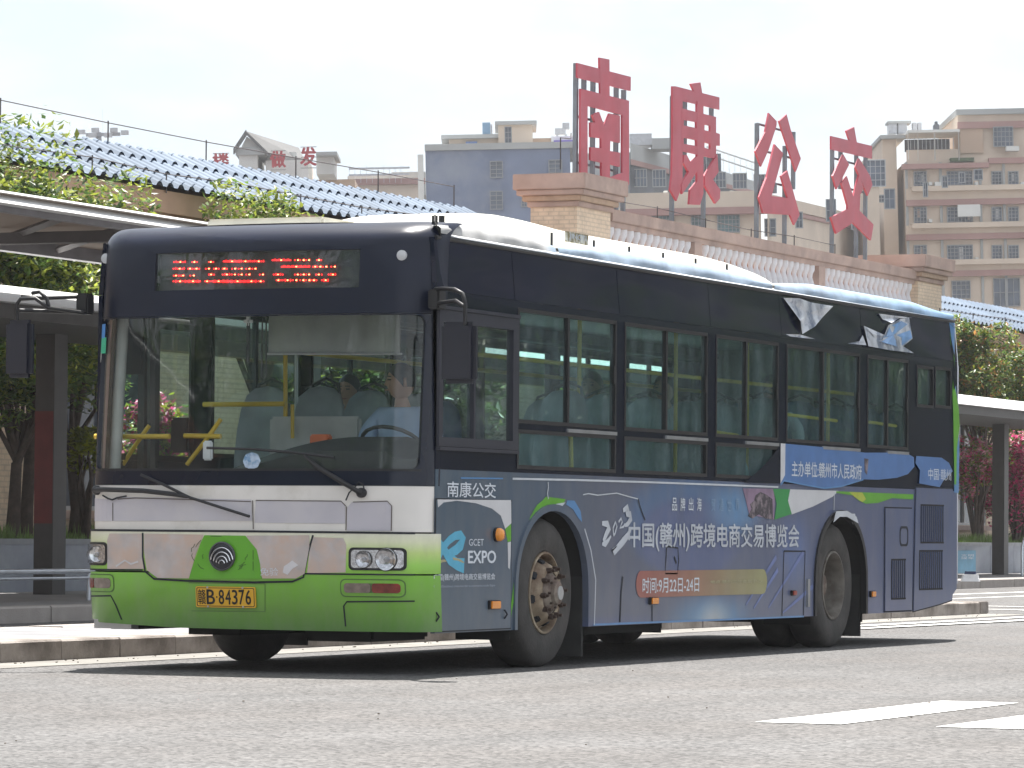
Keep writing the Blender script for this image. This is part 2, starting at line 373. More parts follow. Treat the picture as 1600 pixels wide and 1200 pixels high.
granite = mat('granite', (.32, .285, .26), .75, var=.2, scale=3, bump=.3, bscale=60, col2=(.12, .10, .085), thr=(.46, .66))
granite2 = mat('granite_pale', (.32, .29, .27), .75, var=.15, scale=3, bump=.3, bscale=60, col2=(.3, .27, .25), thr=(.5, .7))
pave = mat('island_paving', (.2, .2, .21), .85, var=.15, scale=2, bump=.3, bscale=30)
isl = sheet('island_paving', [rect(-4.1, -14, -2.50, 23.85)], ZP(0), 0, .142, pave, None); tag(isl, kind='structure')
def kerbrow(label, x0, x1, y0, y1, L, h, mt, xf=None, ch=.015):
    root = thing('kerb', label, 'kerb', (x0, y0, 0))
    me = {}
    y = y0; k = 0
    while y < y1-.05:
        ln = min(L, y1-y); key = round(ln, 2)
        if key not in me:
            mb = MB(); a = ch
            pr = [(x1-x0, 0), (x1-x0, h-a), (x1-x0-a, h), (0, h), (0, 0)]
            vs = [(p[0], e, p[1]) for e in (.006, ln-.006) for p in pr]
            mb.add(vs, [(0, 1, 2, 3, 4), (9, 8, 7, 6, 5)]+[(i, (i+1) % 5, 5+(i+1) % 5, 5+i) for i in range(5)])
            m_ = mb.mesh('kerb_stone'); bm = bmesh.new(); bm.from_mesh(m_); bmesh.ops.recalc_face_normals(bm, faces=bm.faces); bm.to_mesh(m_); bm.free(); m_.materials.append(mt); me[key] = m_
        xo = xf(y) if xf else 0
        o = link('kerb_stone', me[key], mt, root, (xo+random.uniform(-.006, .006), y-y0, random.uniform(-.006, .004)))
        if xf: o.rotation_euler.z = math.atan2(-(xf(y+ln)-xf(y)), ln)
        y += ln; k += 1
    return root
kerbrow('stained granite kerb of the traffic island, just behind the bus', -2.5, -2.18, -10.55, 23.85, .86, .15, granite)
kerbrow('rear granite kerb of the traffic island, facing the far lane', -4.42, -4.1, -10.55, 23.85, .86, .15, granite2)
# island nose
nose = thing('kerb', 'squared granite end kerb at the right tip of the island', 'kerb', (-3.2, 24, 0))
for x0 in (-4.42, -3.78, -3.14): MB().b2((x0, 23.86, 0), (x0+.63 if x0 > -3.2 and False else x0+.62, 24.2, .15)).build('kerb_stone', granite2, nose, bevel=.012)
MB().b2((-2.5, 23.86, 0), (-2.18, 24.2, .15)).build('kerb_stone', granite, nose, bevel=.012)
# far pavement
XK = lambda y: -8.3-(y-11.2)*.035
fk = kerbrow('pale granite kerb of the far bus station pavement', -8.6+.87, -8.3+.87+.0, -14, 90, 1.25, .16, granite2, xf=lambda y: XK(y)+8.3-.87)
sw = sheet('pavement', [[(XK(-14)-.32, -14), (XK(95)-.32, 95), (-30, 95), (-30, -14)]], ZP(0), 0, .145, mat('pavement_tiles', (.22, .215, .215), .8, var=.15, scale=1.5, bump=.2), None); tag(sw, kind='structure')

# ================================================================== BUS
bus = thing('city_bus', 'blue and green city bus in peeling expo livery with red destination display', 'bus', (0, 0, 0))
def prof(x):
    """plan curve of the front: setback y for a lateral x"""
    a = abs(x); y = .05*a*a
    if a > 1.0: t = min(1, (a-1.0)/.25); y += .25*(1-math.sqrt(max(0, 1-t*t)))
    return y
def FS(x, z, off=0):
    y = prof(x)+.0
    if z > 1.22: y += (z-1.22)*.075
    if z < .62: y += (.62-z)*.10
    if z > 2.80: t = min(1, (z-2.80)/.16); y += .30*(1-math.sqrt(max(0, 1-t*t*.98)))
    return Vector((x, y-off, z))
def FSc(x, z, off=0):     # offset along the true plan normal so that corners keep their thickness
    e = .01; d = (prof(x+e)-prof(x-e))/(2*e); n = Vector((d, -1, 0)).normalized()
    if abs(x) > 1.2: n = Vector((math.copysign(.8, x), -.6, 0))
    return FS(x, z)+n*off
def FP(p):
    y = .03
    for _ in range(6):
        q = on(1, y, p[0], p[1]); y = FS(max(-1.25, min(1.25, q.x)), q.z).y
    return (max(-1.249, min(1.249, q.x)), q.z)
CX = [(0, k*.1) for k in range(-10, 11)]+[(0, s*v) for v in (1.05, 1.1, 1.14, 1.18, 1.21, 1.235) for s in (-1, 1)]
def tumble(z): return (z-2.45)*.09 if z > 2.45 else 0
def SM(y, z, o): return Vector((1.25+o-tumble(z), y, z))
def SMR(y, z, o): return Vector((-1.25-o+tumble(z), y, z))
black = mat('bus_black', (.006, .009, .022), .2, var=.2, scale=2, spec=.4)
blackt = mat('bus_black_trim', (.008, .008, .010), .45, var=.2)
rubber = mat('rubber', (.03, .03, .03), .8, var=.2)
alu = mat('aluminium', (.45, .46, .48), .35, metal=.8)
under = mat('underbody', (.02, .02, .02), .9)
bwhite = mat('bus_white', (.72, .69, .66), .4, var=.07, scale=3, coat=.2, col2=(.46, .42, .36), thr=(.52, .80))
sl1, sl2, sl3 = lin(64, 86, 104), lin(90, 100, 132), lin(78, 95, 146)
livery = ramp_mat('livery_print', 1, [(0, sl1), (2.2, lin(70, 87, 108)), (3.3, lin(88, 95, 116)), (6.5, lin(84, 95, 126)), (9, lin(80, 91, 126)), (12, lin(76, 91, 128))], .32, var=.07, scale=2.5, coat=.25,
    extra=[(4.9, 1.02, 1.5, .42, lin(66, 115, 165), .35, .5), (4.95, .90, 1.25, .34, lin(84, 97, 138), .25, .95), (5.9, 1.12, .8, .26, lin(100, 150, 195), .8, .7),
           (5.4, .28, 1.2, .26, lin(90, 150, 195), .95, .85), (5.45, .27, .5, .2, lin(190, 190, 185), 1, .75), (7.3, .8, .55, .4, lin(85, 120, 185), .9, .5), (3.4, .25, 1.6, .12, lin(74, 90, 155), 1, .5), (9.5, .3, 2.5, .2, lin(85, 95, 135), 1, .5)])
m_green = mat('livery_green', lin(110, 190, 45, .75), .35, var=.08, coat=.25)
m_green2 = mat('livery_green_deep', lin(55, 165, 85, .75), .35, var=.05, coat=.25)
m_white = mat('livery_white', (.60, .60, .62), .4, var=.06)
m_lett = mat('lettering_white', (.66, .70, .76), .5, var=.05)
m_lett2 = mat('lettering_faded', (.36, .40, .48), .5, var=.1)
m_lblue = mat('livery_light_blue', lin(95, 150, 205, .8), .35, var=.08, coat=.2)
m_cyan = mat('logo_cyan', lin(95, 190, 225, .8), .4)
m_gold = mat('logo_gold', lin(190, 180, 140, .8), .4)
m_seam = mat('seam_dark', (.012, .015, .022), .7)
m_lifted = mat('lifted_film', (.55, .58, .62), .4, var=.1)
m_brown = mat('old_adhesive', (.06, .05, .06), .7, var=.4, scale=12, col2=(.25, .2, .22), thr=(.5, .6))
m_pink = mat('faded_pink_print', lin(150, 125, 150, .8), .5, var=.2, scale=10)

# ---- left side lower skin with wheel arches
YF, YR, TR = 2.245, 8.46, .514
def arch(cy, hw, top, n=16, z0=.27):
    P = [(cy-hw, z0)]
    for k in range(n+1):
        t = math.pi*(1-k/n); P.append((cy+hw*math.cos(t), .5+(top-.5)*math.sin(t)**.85))
    P.append((cy+hw, z0)); return P
low = [(.27, .27)]+arch(YF, .67, 1.115)+arch(YR, .67, 1.125)+[(10.35, .27), (11.15, .32), (11.55, .38), (11.72, .46), (11.72, 1.335), (.27, 1.335)]
sheet('side_skin', [low], SM, -.03, 0, livery, bus)
sheet('side_skin', [low], SMR, -.03, 0, livery, bus)
# wheel arch lips and liners
for cy, hw, tp in ((YF, .67, 1.115), (YR, .67, 1.125)):
    a = arch(cy, hw, tp, 20)[1:-1]
    lp = [(p[0], p[1]) for p in arch(cy, hw+.012, tp+.012, 20)]+[(p[0], p[1]) for p in reversed(arch(cy, hw-.035, tp-.035, 20))]
    sheet('wheel_arch_lip', [lp], SM, -.03, .016, livery if cy < 5 else blackt, bus)
    sheet('wheel_arch_lip', [lp], SMR, -.03, .016, livery, bus)
    P = [(p[0], p[1]) for p in arch(cy, hw, tp, 20, .2)]
    for s in (1, -1):
        ln = MB()
        vs = [(s*1.22, p[0], p[1]) for p in P]+[(s*.82, p[0], p[1]) for p in P]; m_ = len(P)
        ln.add(vs, [(i, i+1, m_+i+1, m_+i) for i in range(m_-1)])
        ln.add([(s*.82, cy-.67, .2), (s*.82, cy+.67, .2), (s*.82, cy+.67, 1.12), (s*.82, cy-.67, 1.12)], [(0, 1, 2, 3)])
        ln.build('wheel_arch_liner', under, bus, fix=False)
# ---- window band
def S2(*a): return [SP(p) for p in a]
WIN = [(1.60, 3.40, 2.51), (3.57, 5.27, 4.42), (5.46, 6.88, 6.15), (7.08, 8.92, 7.99), (9.13, 10.25, 9.69)]   # y0, y1, divider
ZT, ZM_, ZB = 2.45, 1.675, 1.345
dwin = (.30, 1.56, 1.515, 2.345)
holes = [rect(a, ZM_, b, ZT) for a, b, c in WIN]+[rect(a, ZB+.02, b, ZM_-.05) for a, b, c in WIN[:3]]+[rect(dwin[0]+.02, dwin[2]+.02, dwin[1]-.02, dwin[3]-.02)]
holes += [rect(10.50, 2.06, 10.98, 2.42), rect(11.03, 2.07, 11.50, 2.43)]
sheet('window_band', [rect(.27, 1.335, 11.72, 2.50)]+holes, SM, -.03, .002, black, bus)
def wavy_black():
    m = mat('bus_black_cant', (.007, .010, .027), .18, var=.2, scale=2, coat=.15); n = m.node_tree.nodes; l = m.node_tree.links
    tc = [x for x in n if x.bl_idname == 'ShaderNodeTexCoord'][0]; no = n.new('ShaderNodeTexNoise'); no.inputs['Scale'].default_value = 1.3; no.inputs['Detail'].default_value = 1
    mp = n.new('ShaderNodeMapping'); mp.inputs['Scale'].default_value = (1, .6, 2.2)
    l.new(tc.outputs['Object'], mp.inputs[0]); l.new(mp.outputs[0], no.inputs[0]); bu = n.new('ShaderNodeBump'); bu.inputs['Strength'].default_value = .6; bu.inputs['Distance'].default_value = .05
    l.new(no.outputs[0], bu.inputs['Height']); l.new(bu.outputs[0], n['Principled BSDF'].inputs['Normal']); l.new(bu.outputs[0], n['Principled BSDF'].inputs['Coat Normal']); return m
wb = wavy_black()
cants = [.27, 1.56, 3.48, 5.36, 6.98, 9.02, 10.36, 11.72]
for a, b in zip(cants, cants[1:]):
    sheet('cant_panel', [rect(a+.004, 2.503, b-.004, 2.845)], SM, -.03, .003, wb, bus, cuts=[(1, 2.6), (1, 2.7)])
sheet('window_band', [rect(.27, 1.335, 11.72, 2.50)]+[rect(a, 1.45, b, 2.46) for a, b in ((1.9, 3.3), (3.5, 4.9), (6.7, 8.1), (8.3, 9.7), (9.9, 11.0))]+[rect(.42, 1.40, 1.6, 2.4), rect(5.15, 1.4, 6.45, 2.3)], SMR, -.03, .002, black, bus)
sheet('cant_panel', [rect(.27, 2.503, 11.72, 2.845)], SMR, -.03, .003, black, bus)
gl_side = glass('tinted_side_glass', (.82, .94, .93), 1.45, .2, .16)
gl_wind = glass('windscreen_glass', (.96, .98, .97), 1.45, .1, .03)
gl_far = glass('far_side_glass', (.80, .95, .92), 1.45)
gl_clear = glass('driver_glass', (.9, .92, .93), 1.5, .15, .10)
def window(a, b, c, z0, z1, mp=SM, gl=gl_side, slider=True):
    f = .022
    fr = sheet('window', [rect(a-.004, z0-.004, b+.004, z1+.004), rect(a+f, z0+f, b-f, z1-f)], mp, -.035, .008, blackt, bus)
    if c:
        sheet('mullion', [rect(c-.018, z0+f, c+.018, z1-f)], mp, -.03, .004, blackt, fr)
        sheet('pane', [rect(a+f, z0+f, c-.018, z1-f)], mp, -.022, -.018, gl, fr); sheet('pane', [rect(c+.018, z0+f, b-f, z1-f)], mp, -.014, -.010, gl, fr)
        if slider:
            sheet('slider_sill', [rect(c-.02, z0-.045, b+.01, z0-.02)], mp, 0, .014, alu, fr)
            sheet('slider_latch', [rect(b-.05, 2.0, b-.028, 2.13)], mp, 0, .012, blackt, fr)
    else: sheet('pane', [rect(a+f, z0+f, b-f, z1-f)], mp, -.022, -.018, gl, fr)
    return fr
for a, b, c in WIN: window(a, b, c, ZM_, ZT)
for a, b, c in WIN[:3]: window(a, b, None, ZB+.02, ZM_-.05)
window(10.50, 10.98, None, 2.06, 2.42); window(11.03, 11.50, None, 2.07, 2.43)
for a, b in ((1.9, 3.3), (3.5, 4.9), (6.7, 8.1), (8.3, 9.7), (9.9, 11.0)): window(a, b, (a+b)/2, 1.45, 2.46, SMR, gl_far, False)
# driver's window
dm = mat('driver_frame', (.022, .024, .038), .4, var=.1)
dw = sheet('driver_window', [rect(*(dwin[0]-.03, dwin[2]-.03, dwin[1]+.02, dwin[3]+.03)), rect(dwin[0]+.03, dwin[2]+.03, dwin[1]-.07, dwin[3]-.05)], SM, -.03, .02, dm, bus)
sheet('mullion', [rect(.855, dwin[2]+.03, .885, dwin[3]-.05)], SM, -.02, .010, dm, dw)
sheet('pane', [rect(.33, dwin[2]+.03, .87, dwin[3]-.05)], SM, -.02, -.016, gl_clear, dw)
sheet('pane', [rect(.87, dwin[2]+.03, dwin[1]-.07, dwin[3]-.05)], SM, -.008, -.004, gl_clear, dw)
sheet('frame_lip', [rect(dwin[0]-.04, dwin[3]+.032, dwin[1]+.03, dwin[3]+.055)], SM, 0, .03, dm, dw)
sheet('frame_lip', [rect(dwin[0]-.03, dwin[2]-.055, dwin[1]+.02, dwin[2]-.033)], SM, 0, .03, dm, dw)
# gutter and roof
gut = MB().tube([(1.222, .30, 2.845), (1.225, 4, 2.852), (1.225, 8, 2.858), (1.222, 11.70, 2.862)], .014, 8).build('gutter_rail', blackt, bus, smooth=40)
MB().tube([(-1.222, .30, 2.845), (-1.222, 11.70, 2.862)], .014, 6).build('gutter_rail', blackt, bus, smooth=40)
roofm = mat('roof_paint', (.62, .64, .66), .4, var=.1, scale=2, col2=(.42, .46, .5), thr=(.55, .75))
rim = ramp_mat('roof_edge_print', 1, [(0, (.5, .5, .5)), (2.1, (.5, .5, .5)), (2.25, lin(155, 175, 195)), (4.5, lin(160, 178, 198)), (8, lin(150, 170, 192)), (12, lin(120, 158, 195))], .5, var=.2, scale=5)
def roofsec(y):
    f = 0 if y > .45 else (.45-y)*.0
    P = []
    for k in range(25):
        t = -1+2*k/24; x = 1.232*t
        z = 2.86+.085*(1-abs(t)**5)+.02*(1-t*t)
        P.append((x, z-f))
    return P
rm = MB(); ys = [.36, .6, 1, 2, 3, 4, 5, 6, 7, 8, 9, 10, 11, 11.5, 11.66, 11.72]
ss = []
for y in ys:
    dz = 0 if y < 11.4 else -(y-11.4)**2*.6
    ss.append([(x, y, z+dz) for x, z in roofsec(y)])
vs = [p for s_ in ss for p in s_]; rm.add(vs, [(i*25+k, i*25+k+1, (i+1)*25+k+1, (i+1)*25+k) for i in range(len(ys)-1) for k in range(24)])
rm.build('roof', roofm, bus, smooth=50)
# printed roof-edge film, slightly wavy and lifting
for (ya, yb) in ((.33, 2.3), (2.34, 6.75), (6.8, 11.6)):
    eb = MB(); N = 30; vs = []
    for i in range(N+1):
        y = ya+(yb-ya)*i/N; wv = .006*math.sin(y*5)+.004*math.sin(y*13+1)
        e_ = min(i, N-i)/3; tp = .085*min(1, .35+e_*.3)
        for k, (x, z) in enumerate(((1.238, 2.868), (1.236+wv, 2.90), (1.218+wv, 2.90+tp*.55), (1.17, 2.89+tp))): vs.append((x+.006, y, z+.004))
    eb.add(vs, [(i*4+k, i*4+k+1, (i+1)*4+k+1, (i+1)*4+k) for i in range(N) for k in range(3)]); eb.build('roof_edge_film', rim, bus, smooth=60)
# air conditioner pod
acw = mat('ac_shell', (.60, .58, .51), .4, var=.05, scale=2, col2=(.55, .52, .45), thr=(.6, .8))
ac = MB(); NY, NX = 40, 22; vs = []
for i in range(NY+1):
    y = 1.75+6.35*i/NY; s = i/NY
    h = .225*min(1, (s/.16))**.7 if s < .16 else (.225 if s < .78 else .225*math.sqrt(max(0, 1-((s-.78)/.22)**2)))
    h += .03*math.sin(min(1, s*3)*math.pi)
    wdt = .96*(1 if .05 < s < .93 else (.80+.2*s/.05 if s <= .05 else 1-(s-.93)*2.4))
    for k in range(NX+1):
        t = -1+2*k/NX; vs.append((wdt*t, y, 2.955+max(.012, h)*(1-abs(t)**4.5)))
ac.add(vs, [(i*(NX+1)+k, i*(NX+1)+k+1, (i+1)*(NX+1)+k+1, (i+1)*(NX+1)+k) for i in range(NY) for k in range(NX)])
acp = ac.build('air_conditioner_cover', acw, bus, smooth=45)
for y in (2.9, 3.7, 4.4, 5.1, 5.8, 6.5): MB().box((.955, y, 3.01), (.012, .02, .10)).build('cover_seam', m_seam, acp)
MB().box((.962, 3.35, 3.05), (.012, .42, .075)).build('cover_plate', mat('old_plate', (.16, .13, .06), .6, var=.4, scale=30, col2=(.5, .5, .45)), acp)
text('cover_lettering', 'JINGYI', (3.2, 3.025, 3.52, 3.078), XM(.969), 0, m_lett2, acp)
MB().b2((-.62, .62, 2.94), (.25, 1.15, 3.025)).build('roof_hatch', mat('hatch', (.6, .57, .48), .5), bus, bevel=.015)
for p in ((1.16, .42, 2.97), (1.12, .62, 2.985)): MB().box(p, (.03, .03, .05)).build('roof_clip', rubber, bus)
MB().tube([(1.16, .42, 3.0), (1.19, .35, 2.95), (1.225, .33, 2.9), (1.23, .36, 2.86)], .006, 6).build('roof_cable', rubber, bus)

# ---- front
capm = mat('front_cap', (.006, .009, .024), .3, var=.2, scale=2, spec=.35)
def strip(z0, z1, x0=-1.25, x1=1.25, holes=()): return [rect(x0, z0, x1, z1)]+list(holes)
ZC = [(1, z) for z in (2.80, 2.84, 2.87, 2.90, 2.92, 2.94, 2.95, 2.957)]
disp = (-.745, 2.515, .755, 2.765)
sheet('front_mask', strip(2.345, 2.958, holes=[rect(*disp)]), FSc, -.03, .004, capm, bus, cuts=CX+ZC, smooth=50)
# crown joining mask and roof
cr = MB(); vs = []
xs = [-1.25+2.5*k/40 for k in range(41)]
for j, t in enumerate((0, .35, .7, 1)):
    for x in xs:
        tt = x/1.25; zz = 2.86+.085*(1-abs(tt)**5)+.02*(1-tt*tt)
        p = FS(x, 2.957); q = Vector((x*.985, .55, zz+.004)); z_front = min(2.955, zz)
        vs.append((p.x+(q.x-p.x)*t, p.y-.004+(q.y-p.y)*t, z_front+(zz+.006-z_front)*min(1, t*1.5)))
cr.add(vs, [(j*41+k, j*41+k+1, (j+1)*41+k+1, (j+1)*41+k) for j in range(3) for k in range(40)]); cr.build('front_crown', capm, bus, smooth=60)
# windscreen with black border and pillars
sheet('windscreen_surround', strip(1.225, 2.342, holes=[rrect(-1.19, 1.33, 1.185, 2.335, .05)]), FSc, -.03, .004, black, bus, cuts=CX, smooth=50)
sheet('windscreen', [rect(-1.195, 1.325, 1.19, 2.34)], FSc, -.018, -.013, gl_wind, bus, cuts=CX, smooth=60)
sheet('windscreen_divider', [rect(-1.19, 1.318, 1.19, 1.333)], FSc, -.004, .006, blackt, bus, cuts=CX)
# bonnet panel
sheet('front_panel', strip(.925, 1.222), FSc, -.03, 0, bwhite, bus, cuts=CX, smooth=50)
bump_m = ramp_mat('bumper_print', 2, [(.28, lin(75, 130, 35)), (.45, lin(106, 165, 38)), (.655, lin(132, 192, 48)), (.71, lin(150, 208, 80)), (.79, lin(190, 215, 125)), (.86, lin(222, 226, 190)), (.92, lin(228, 226, 210))], .35, var=.06, scale=4, coat=.4)
bump_lo = ramp_mat('bumper_lower_print', 2, [(.28, lin(72, 125, 38)), (.45, lin(102, 158, 38)), (.64, lin(120, 188, 42))], .35, var=.06, scale=4, coat=.4)
sheet('bumper_upper', strip(.655, .915), FSc, -.04, .028, bump_m, bus, cuts=CX, smooth=50)
sheet('bumper_lower', [[(-1.225, .34), (-1.1, .31), (-.5, .285), (.5, .28), (1.25, .28), (1.25, .645), (-1.25, .645), (-1.25, .50)]], FSc, -.04, .026, bump_lo, bus, cuts=CX, smooth=50)
def fpoly(name, px, mt, o1=.030, o0=None, parent=bus, cuts=CX):
    return sheet(name, [[FP(p) for p in px]], FSc, o1-.0015 if o0 is None else o0, o1, mt, parent, cuts=cuts)
def fline(name, px, wd, mt=m_seam, off=.031):
    return sheet(name, [stroke([FP(p) for p in px], wd)], FSc, off-.001, off, mt, bus, cuts=CX)
K2 = .375
def f2(pts): return ZM(pts, 100, 720, K2)
# grey patches where film came off
gp = mat('film_residue', (.50, .45, .44), .6, var=.16, scale=7, col2=(.56, .42, .35), thr=(.42, .62))
gp2 = mat('bonnet_film', (.50, .48, .53), .55, var=.06, scale=3, col2=(.58, .55, .56), thr=(.45, .7))
fpoly('film_patch', f2([(200, 303), (335, 303), (335, 380), (345, 450), (192, 450), (192, 330)]), gp)
fpoly('film_patch', f2([(345, 303), (590, 308), (560, 385), (530, 490), (400, 488), (355, 455), (343, 370)]), gp, .0315)
fpoly('film_patch', f2([(770, 312), (1030, 310), (1030, 360), (1010, 470), (975, 490), (835, 490), (815, 430), (770, 350)]), gp, .0315)
fpoly('film_patch', f2([(1045, 318), (1170, 322), (1183, 350), (1180, 465), (1020, 468), (1030, 380)]), gp)
fpoly('green_badge_patch', f2([(595, 310), (765, 312), (812, 370), (826, 430), (832, 492), (530, 492), (560, 400), (580, 340)]), m_green, .0325)
rs_ = random.Random(11)
for k in range(16):
    a_ = rs_.uniform(0, 6.28); rad = rs_.uniform(30, 62); P_ = [(352+rad*math.cos(a_+j*.12)+rs_.uniform(-1.5, 1.5), 866+rad*.72*math.sin(a_+j*.12)+rs_.uniform(-1.5, 1.5)) for j in range(4)]
    P_ = [(min(399, max(303, p[0])), min(903, max(838, p[1]))) for p in P_]
    if all(math.hypot(p[0]-352, p[1]-869) > 26 for p in P_): fline('scratch', P_, .0035, mat('scratch_dark', (.05, .09, .03), .8), .0338+k*.0001)
tl = mat('torn_film_white', (.62, .6, .62), .6)
fpoly('torn_film', f2([(925, 440), (960, 415), (985, 435), (960, 450), (940, 475), (920, 465)]), tl, .0335)
fline('torn_film', f2([(228, 440), (265, 415), (290, 430), (320, 420)]), .012, tl, .0335)
text('lettering', '免验', (FP((410, 895))[0], FP((410, 899))[1], FP((438, 895))[0], FP((410, 887))[1]), FSc, .034, m_lett, bus)
# bonnet film
fpoly('film_patch', f2([(75, 155), (200, 162), (225, 150), (780, 162), (785, 250), (80, 252)]), gp2, .0035)
fpoly('film_patch', f2([(800, 165), (1160, 170), (1172, 188), (1172, 262), (795, 258)]), gp2, .0035)
fpoly('film_patch', f2([(1200, 172), (1350, 170), (1365, 190), (1362, 292), (1180, 292), (1180, 195)]), gp2, .0035)
for L in ([(225, 160), (300, 155), (480, 160), (780, 170)], [(800, 165), (1155, 168), (1175, 188)], [(1205, 172), (1348, 168), (1366, 188), (1364, 292)], [(1178, 190), (1176, 290)], [(787, 165), (790, 285)], [(205, 175), (205, 250)]):
    fline('film_tear_edge', f2(L), .006, mat('tear_grime', (.12, .10, .09), .8), .006)
# panel gaps
fline('panel_gap', f2([(52, 288), (800, 294), (1510, 302)]), .014)
fline('panel_gap', f2([(338, 300), (338, 400), (348, 460), (385, 492), (520, 500), (800, 506), (960, 503), (1005, 485), (1025, 380), (1045, 310)]), .013)
fline('panel_gap', f2([(52, 450), (338, 455)]), .010); fline('panel_gap', f2([(1015, 470), (1510, 474)]), .010)
fline('panel_gap', f2([(60, 562), (205, 562), (225, 600), (250, 662)]), .010, off=.029); fline('panel_gap', f2([(1510, 583), (1185, 587), (1172, 605), (1180, 690)]), .010, off=.029)
# lamps
lampg = mat('lamp_reflector', (.62, .63, .64), .18, metal=1, var=.35, scale=40); redl = mat('red_lens', (.20, .025, .015), .2, coat=.3, var=.4, scale=20); clr = mat('clear_lens_dull', (.20, .155, .13), .25, coat=.3, var=.3, scale=20)
amber = mat('amber_lens', (.85, .30, .03), .2, coat=.5)
gl_lamp = glass('lamp_cover', (.96, .96, .97), 1.5)
def fbox(px): (x0, z1), (x1, z0) = FP(px[0]), FP(px[1]); return x0, z0, x1, z1
for px, cs in ((((551, 859), (630, 888)), ((571, 874, .056), (606, 874, .075))), (((129, 850), (169, 880)), ((138, 866, .045), (158, 866, .055)))):
    x0, z0, x1, z1 = fbox(px); r_ = .03
    hl = sheet('headlight', [rrect(x0-.015, z0-.015, x1+.015, z1+.015, r_), rrect(x0, z0, x1, z1, r_*.8)], FSc, -.04, .034, blackt, bus, cuts=CX)
    sheet('lamp_bowl', [rrect(x0-.002, z0-.002, x1+.002, z1+.002, r_*.8)], FSc, .0285, .0295, lampg, hl, cuts=CX)
    for (a, b, rr) in cs:
        cx_, cz_ = FP((a, b)); base = FSc(cx_, cz_, .030)
        MB().lathe([(rr, -.012), (rr*.95, -.016), (rr*.7, -.004), (rr*.3, 0), (.0, 0)], base, 'y', 20).build('reflector', lampg, hl, smooth=40)
        MB().lathe([(rr*1.02, 0), (rr*1.02, -.014), (rr*.92, -.014), (rr*.92, 0)], base, 'y', 20).build('reflector_ring', blackt, hl, smooth=40)
        MB().lathe([(rr*.25, 0), (rr*.22, -.012), (0, -.014)], base, 'y', 12).build('bulb_cap', alu, hl, smooth=40)
    sheet('lens', [rrect(x0, z0, x1, z1, r_*.8)], FSc, .046, .048, gl_lamp, hl, cuts=CX, smooth=60)
for px, side in ((((540, 911), (626, 927)), 1), (((129, 902), (177, 919)), -1)):
    x0, z0, x1, z1 = fbox(px); xm = x0+(x1-x0)*(.52 if side > 0 else .42)
    fog_shade_line = sheet('fog_shade_line', [rrect(x0-.028, z0-.028, x1+.028, z1+.028, .035)], FSc, .0265, .0275, mat('green_shadowline', (.08, .16, .04), .6), bus, cuts=CX)  # dark green outline painted as the shade round the inset lamp
    tl_ = sheet('fog_lamp', [rrect(x0-.02, z0-.02, x1+.02, z1+.02, .03), rrect(x0, z0, x1, z1, .02)], FSc, -.04, .030, bump_lo, bus, cuts=CX)
    sheet('red_lens', [rrect(xm, z0, x1, z1, .02) if side > 0 else rrect(x0, z0, xm, z1, .02)], FSc, .028, .034, redl, tl_, cuts=CX)
    sheet('clear_lens', [rrect(x0, z0, xm-.008, z1, .02) if side > 0 else rrect(xm+.008, z0, x1, z1, .02)], FSc, .028, .034, clr, tl_, cuts=CX)
# badge: dark disc with stacked chrome arches
bx, bz = FP((352, 869)); bp = FSc(bx, bz, .034)
bd = MB().lathe([(.092, .012), (.092, -.008), (.084, -.012), (.0, -.012)], bp, 'y', 40).build('badge', mat('badge_dark', (.02, .022, .03), .3), bus, smooth=40)
MB().lathe([(.092, -.008), (.096, -.016), (.088, -.020), (.084, -.011)], bp, 'y', 40).build('badge_ring', mat('ring_grey', (.08, .08, .085), .4), bd, smooth=40)
chrome = mat('chrome', (.7, .7, .72), .2, metal=1, var=.05)
for rr, cz_ in ((.078, -.034), (.058, -.040), (.039, -.046), (.020, -.050)):
    MB().tube([bp+Vector((rr*math.cos(R(a))*1.05, -.016, cz_+rr*math.sin(R(a))*1.15)) for a in range(8, 175, 11)], .0065, 6).build('badge_arc', chrome, bd, smooth=60)
# number plate
x0, z0, x1, z1 = fbox(((310, 916), (404, 950)))
pl = sheet('number_plate', [rrect(x0, z0, x1, z1, .012)], FSc, .03, .040, mat('plate_yellow', (.75, .42, .03), .45, var=.05), bus, cuts=CX)
pb = mat('plate_black', (.01, .01, .01), .5)
sheet('plate_rim', [rrect(x0+.008, z0+.007, x1-.008, z1-.007, .01), rrect(x0+.012, z0+.011, x1-.012, z1-.011, .008)], FSc, .040, .0415, pb, pl, cuts=CX)
W_ = x1-x0; H_ = z1-z0
text('plate_lettering', '赣', (x0+.018, z0+.02, x0+.075, z1-.018), FSc, .0418, pb, pl, .008)
text('plate_lettering', 'B', (x0+.083, z0+.022, x0+.142, z1-.02), FSc, .0418, pb, pl, .015)
text('plate_lettering', '·', (x0+.152, z0+.062, x0+.162, z0+.075), FSc, .0418, pb, pl, .0)
for k, ch in enumerate('84376'):
    text('plate_lettering', ch, (x0+.172+k*.049, z0+.022, x0+.172+k*.049+.038, z1-.02), FSc, .0418, pb, pl, .015)
for a in (x0+.09, x1-.09):
    for b in (z0+.006, z1-.006): MB().lathe([(.007, 0), (.007, -.005), (0, -.006)], FSc(a, b, .040), 'y', 8).build('plate_screw', alu, pl)
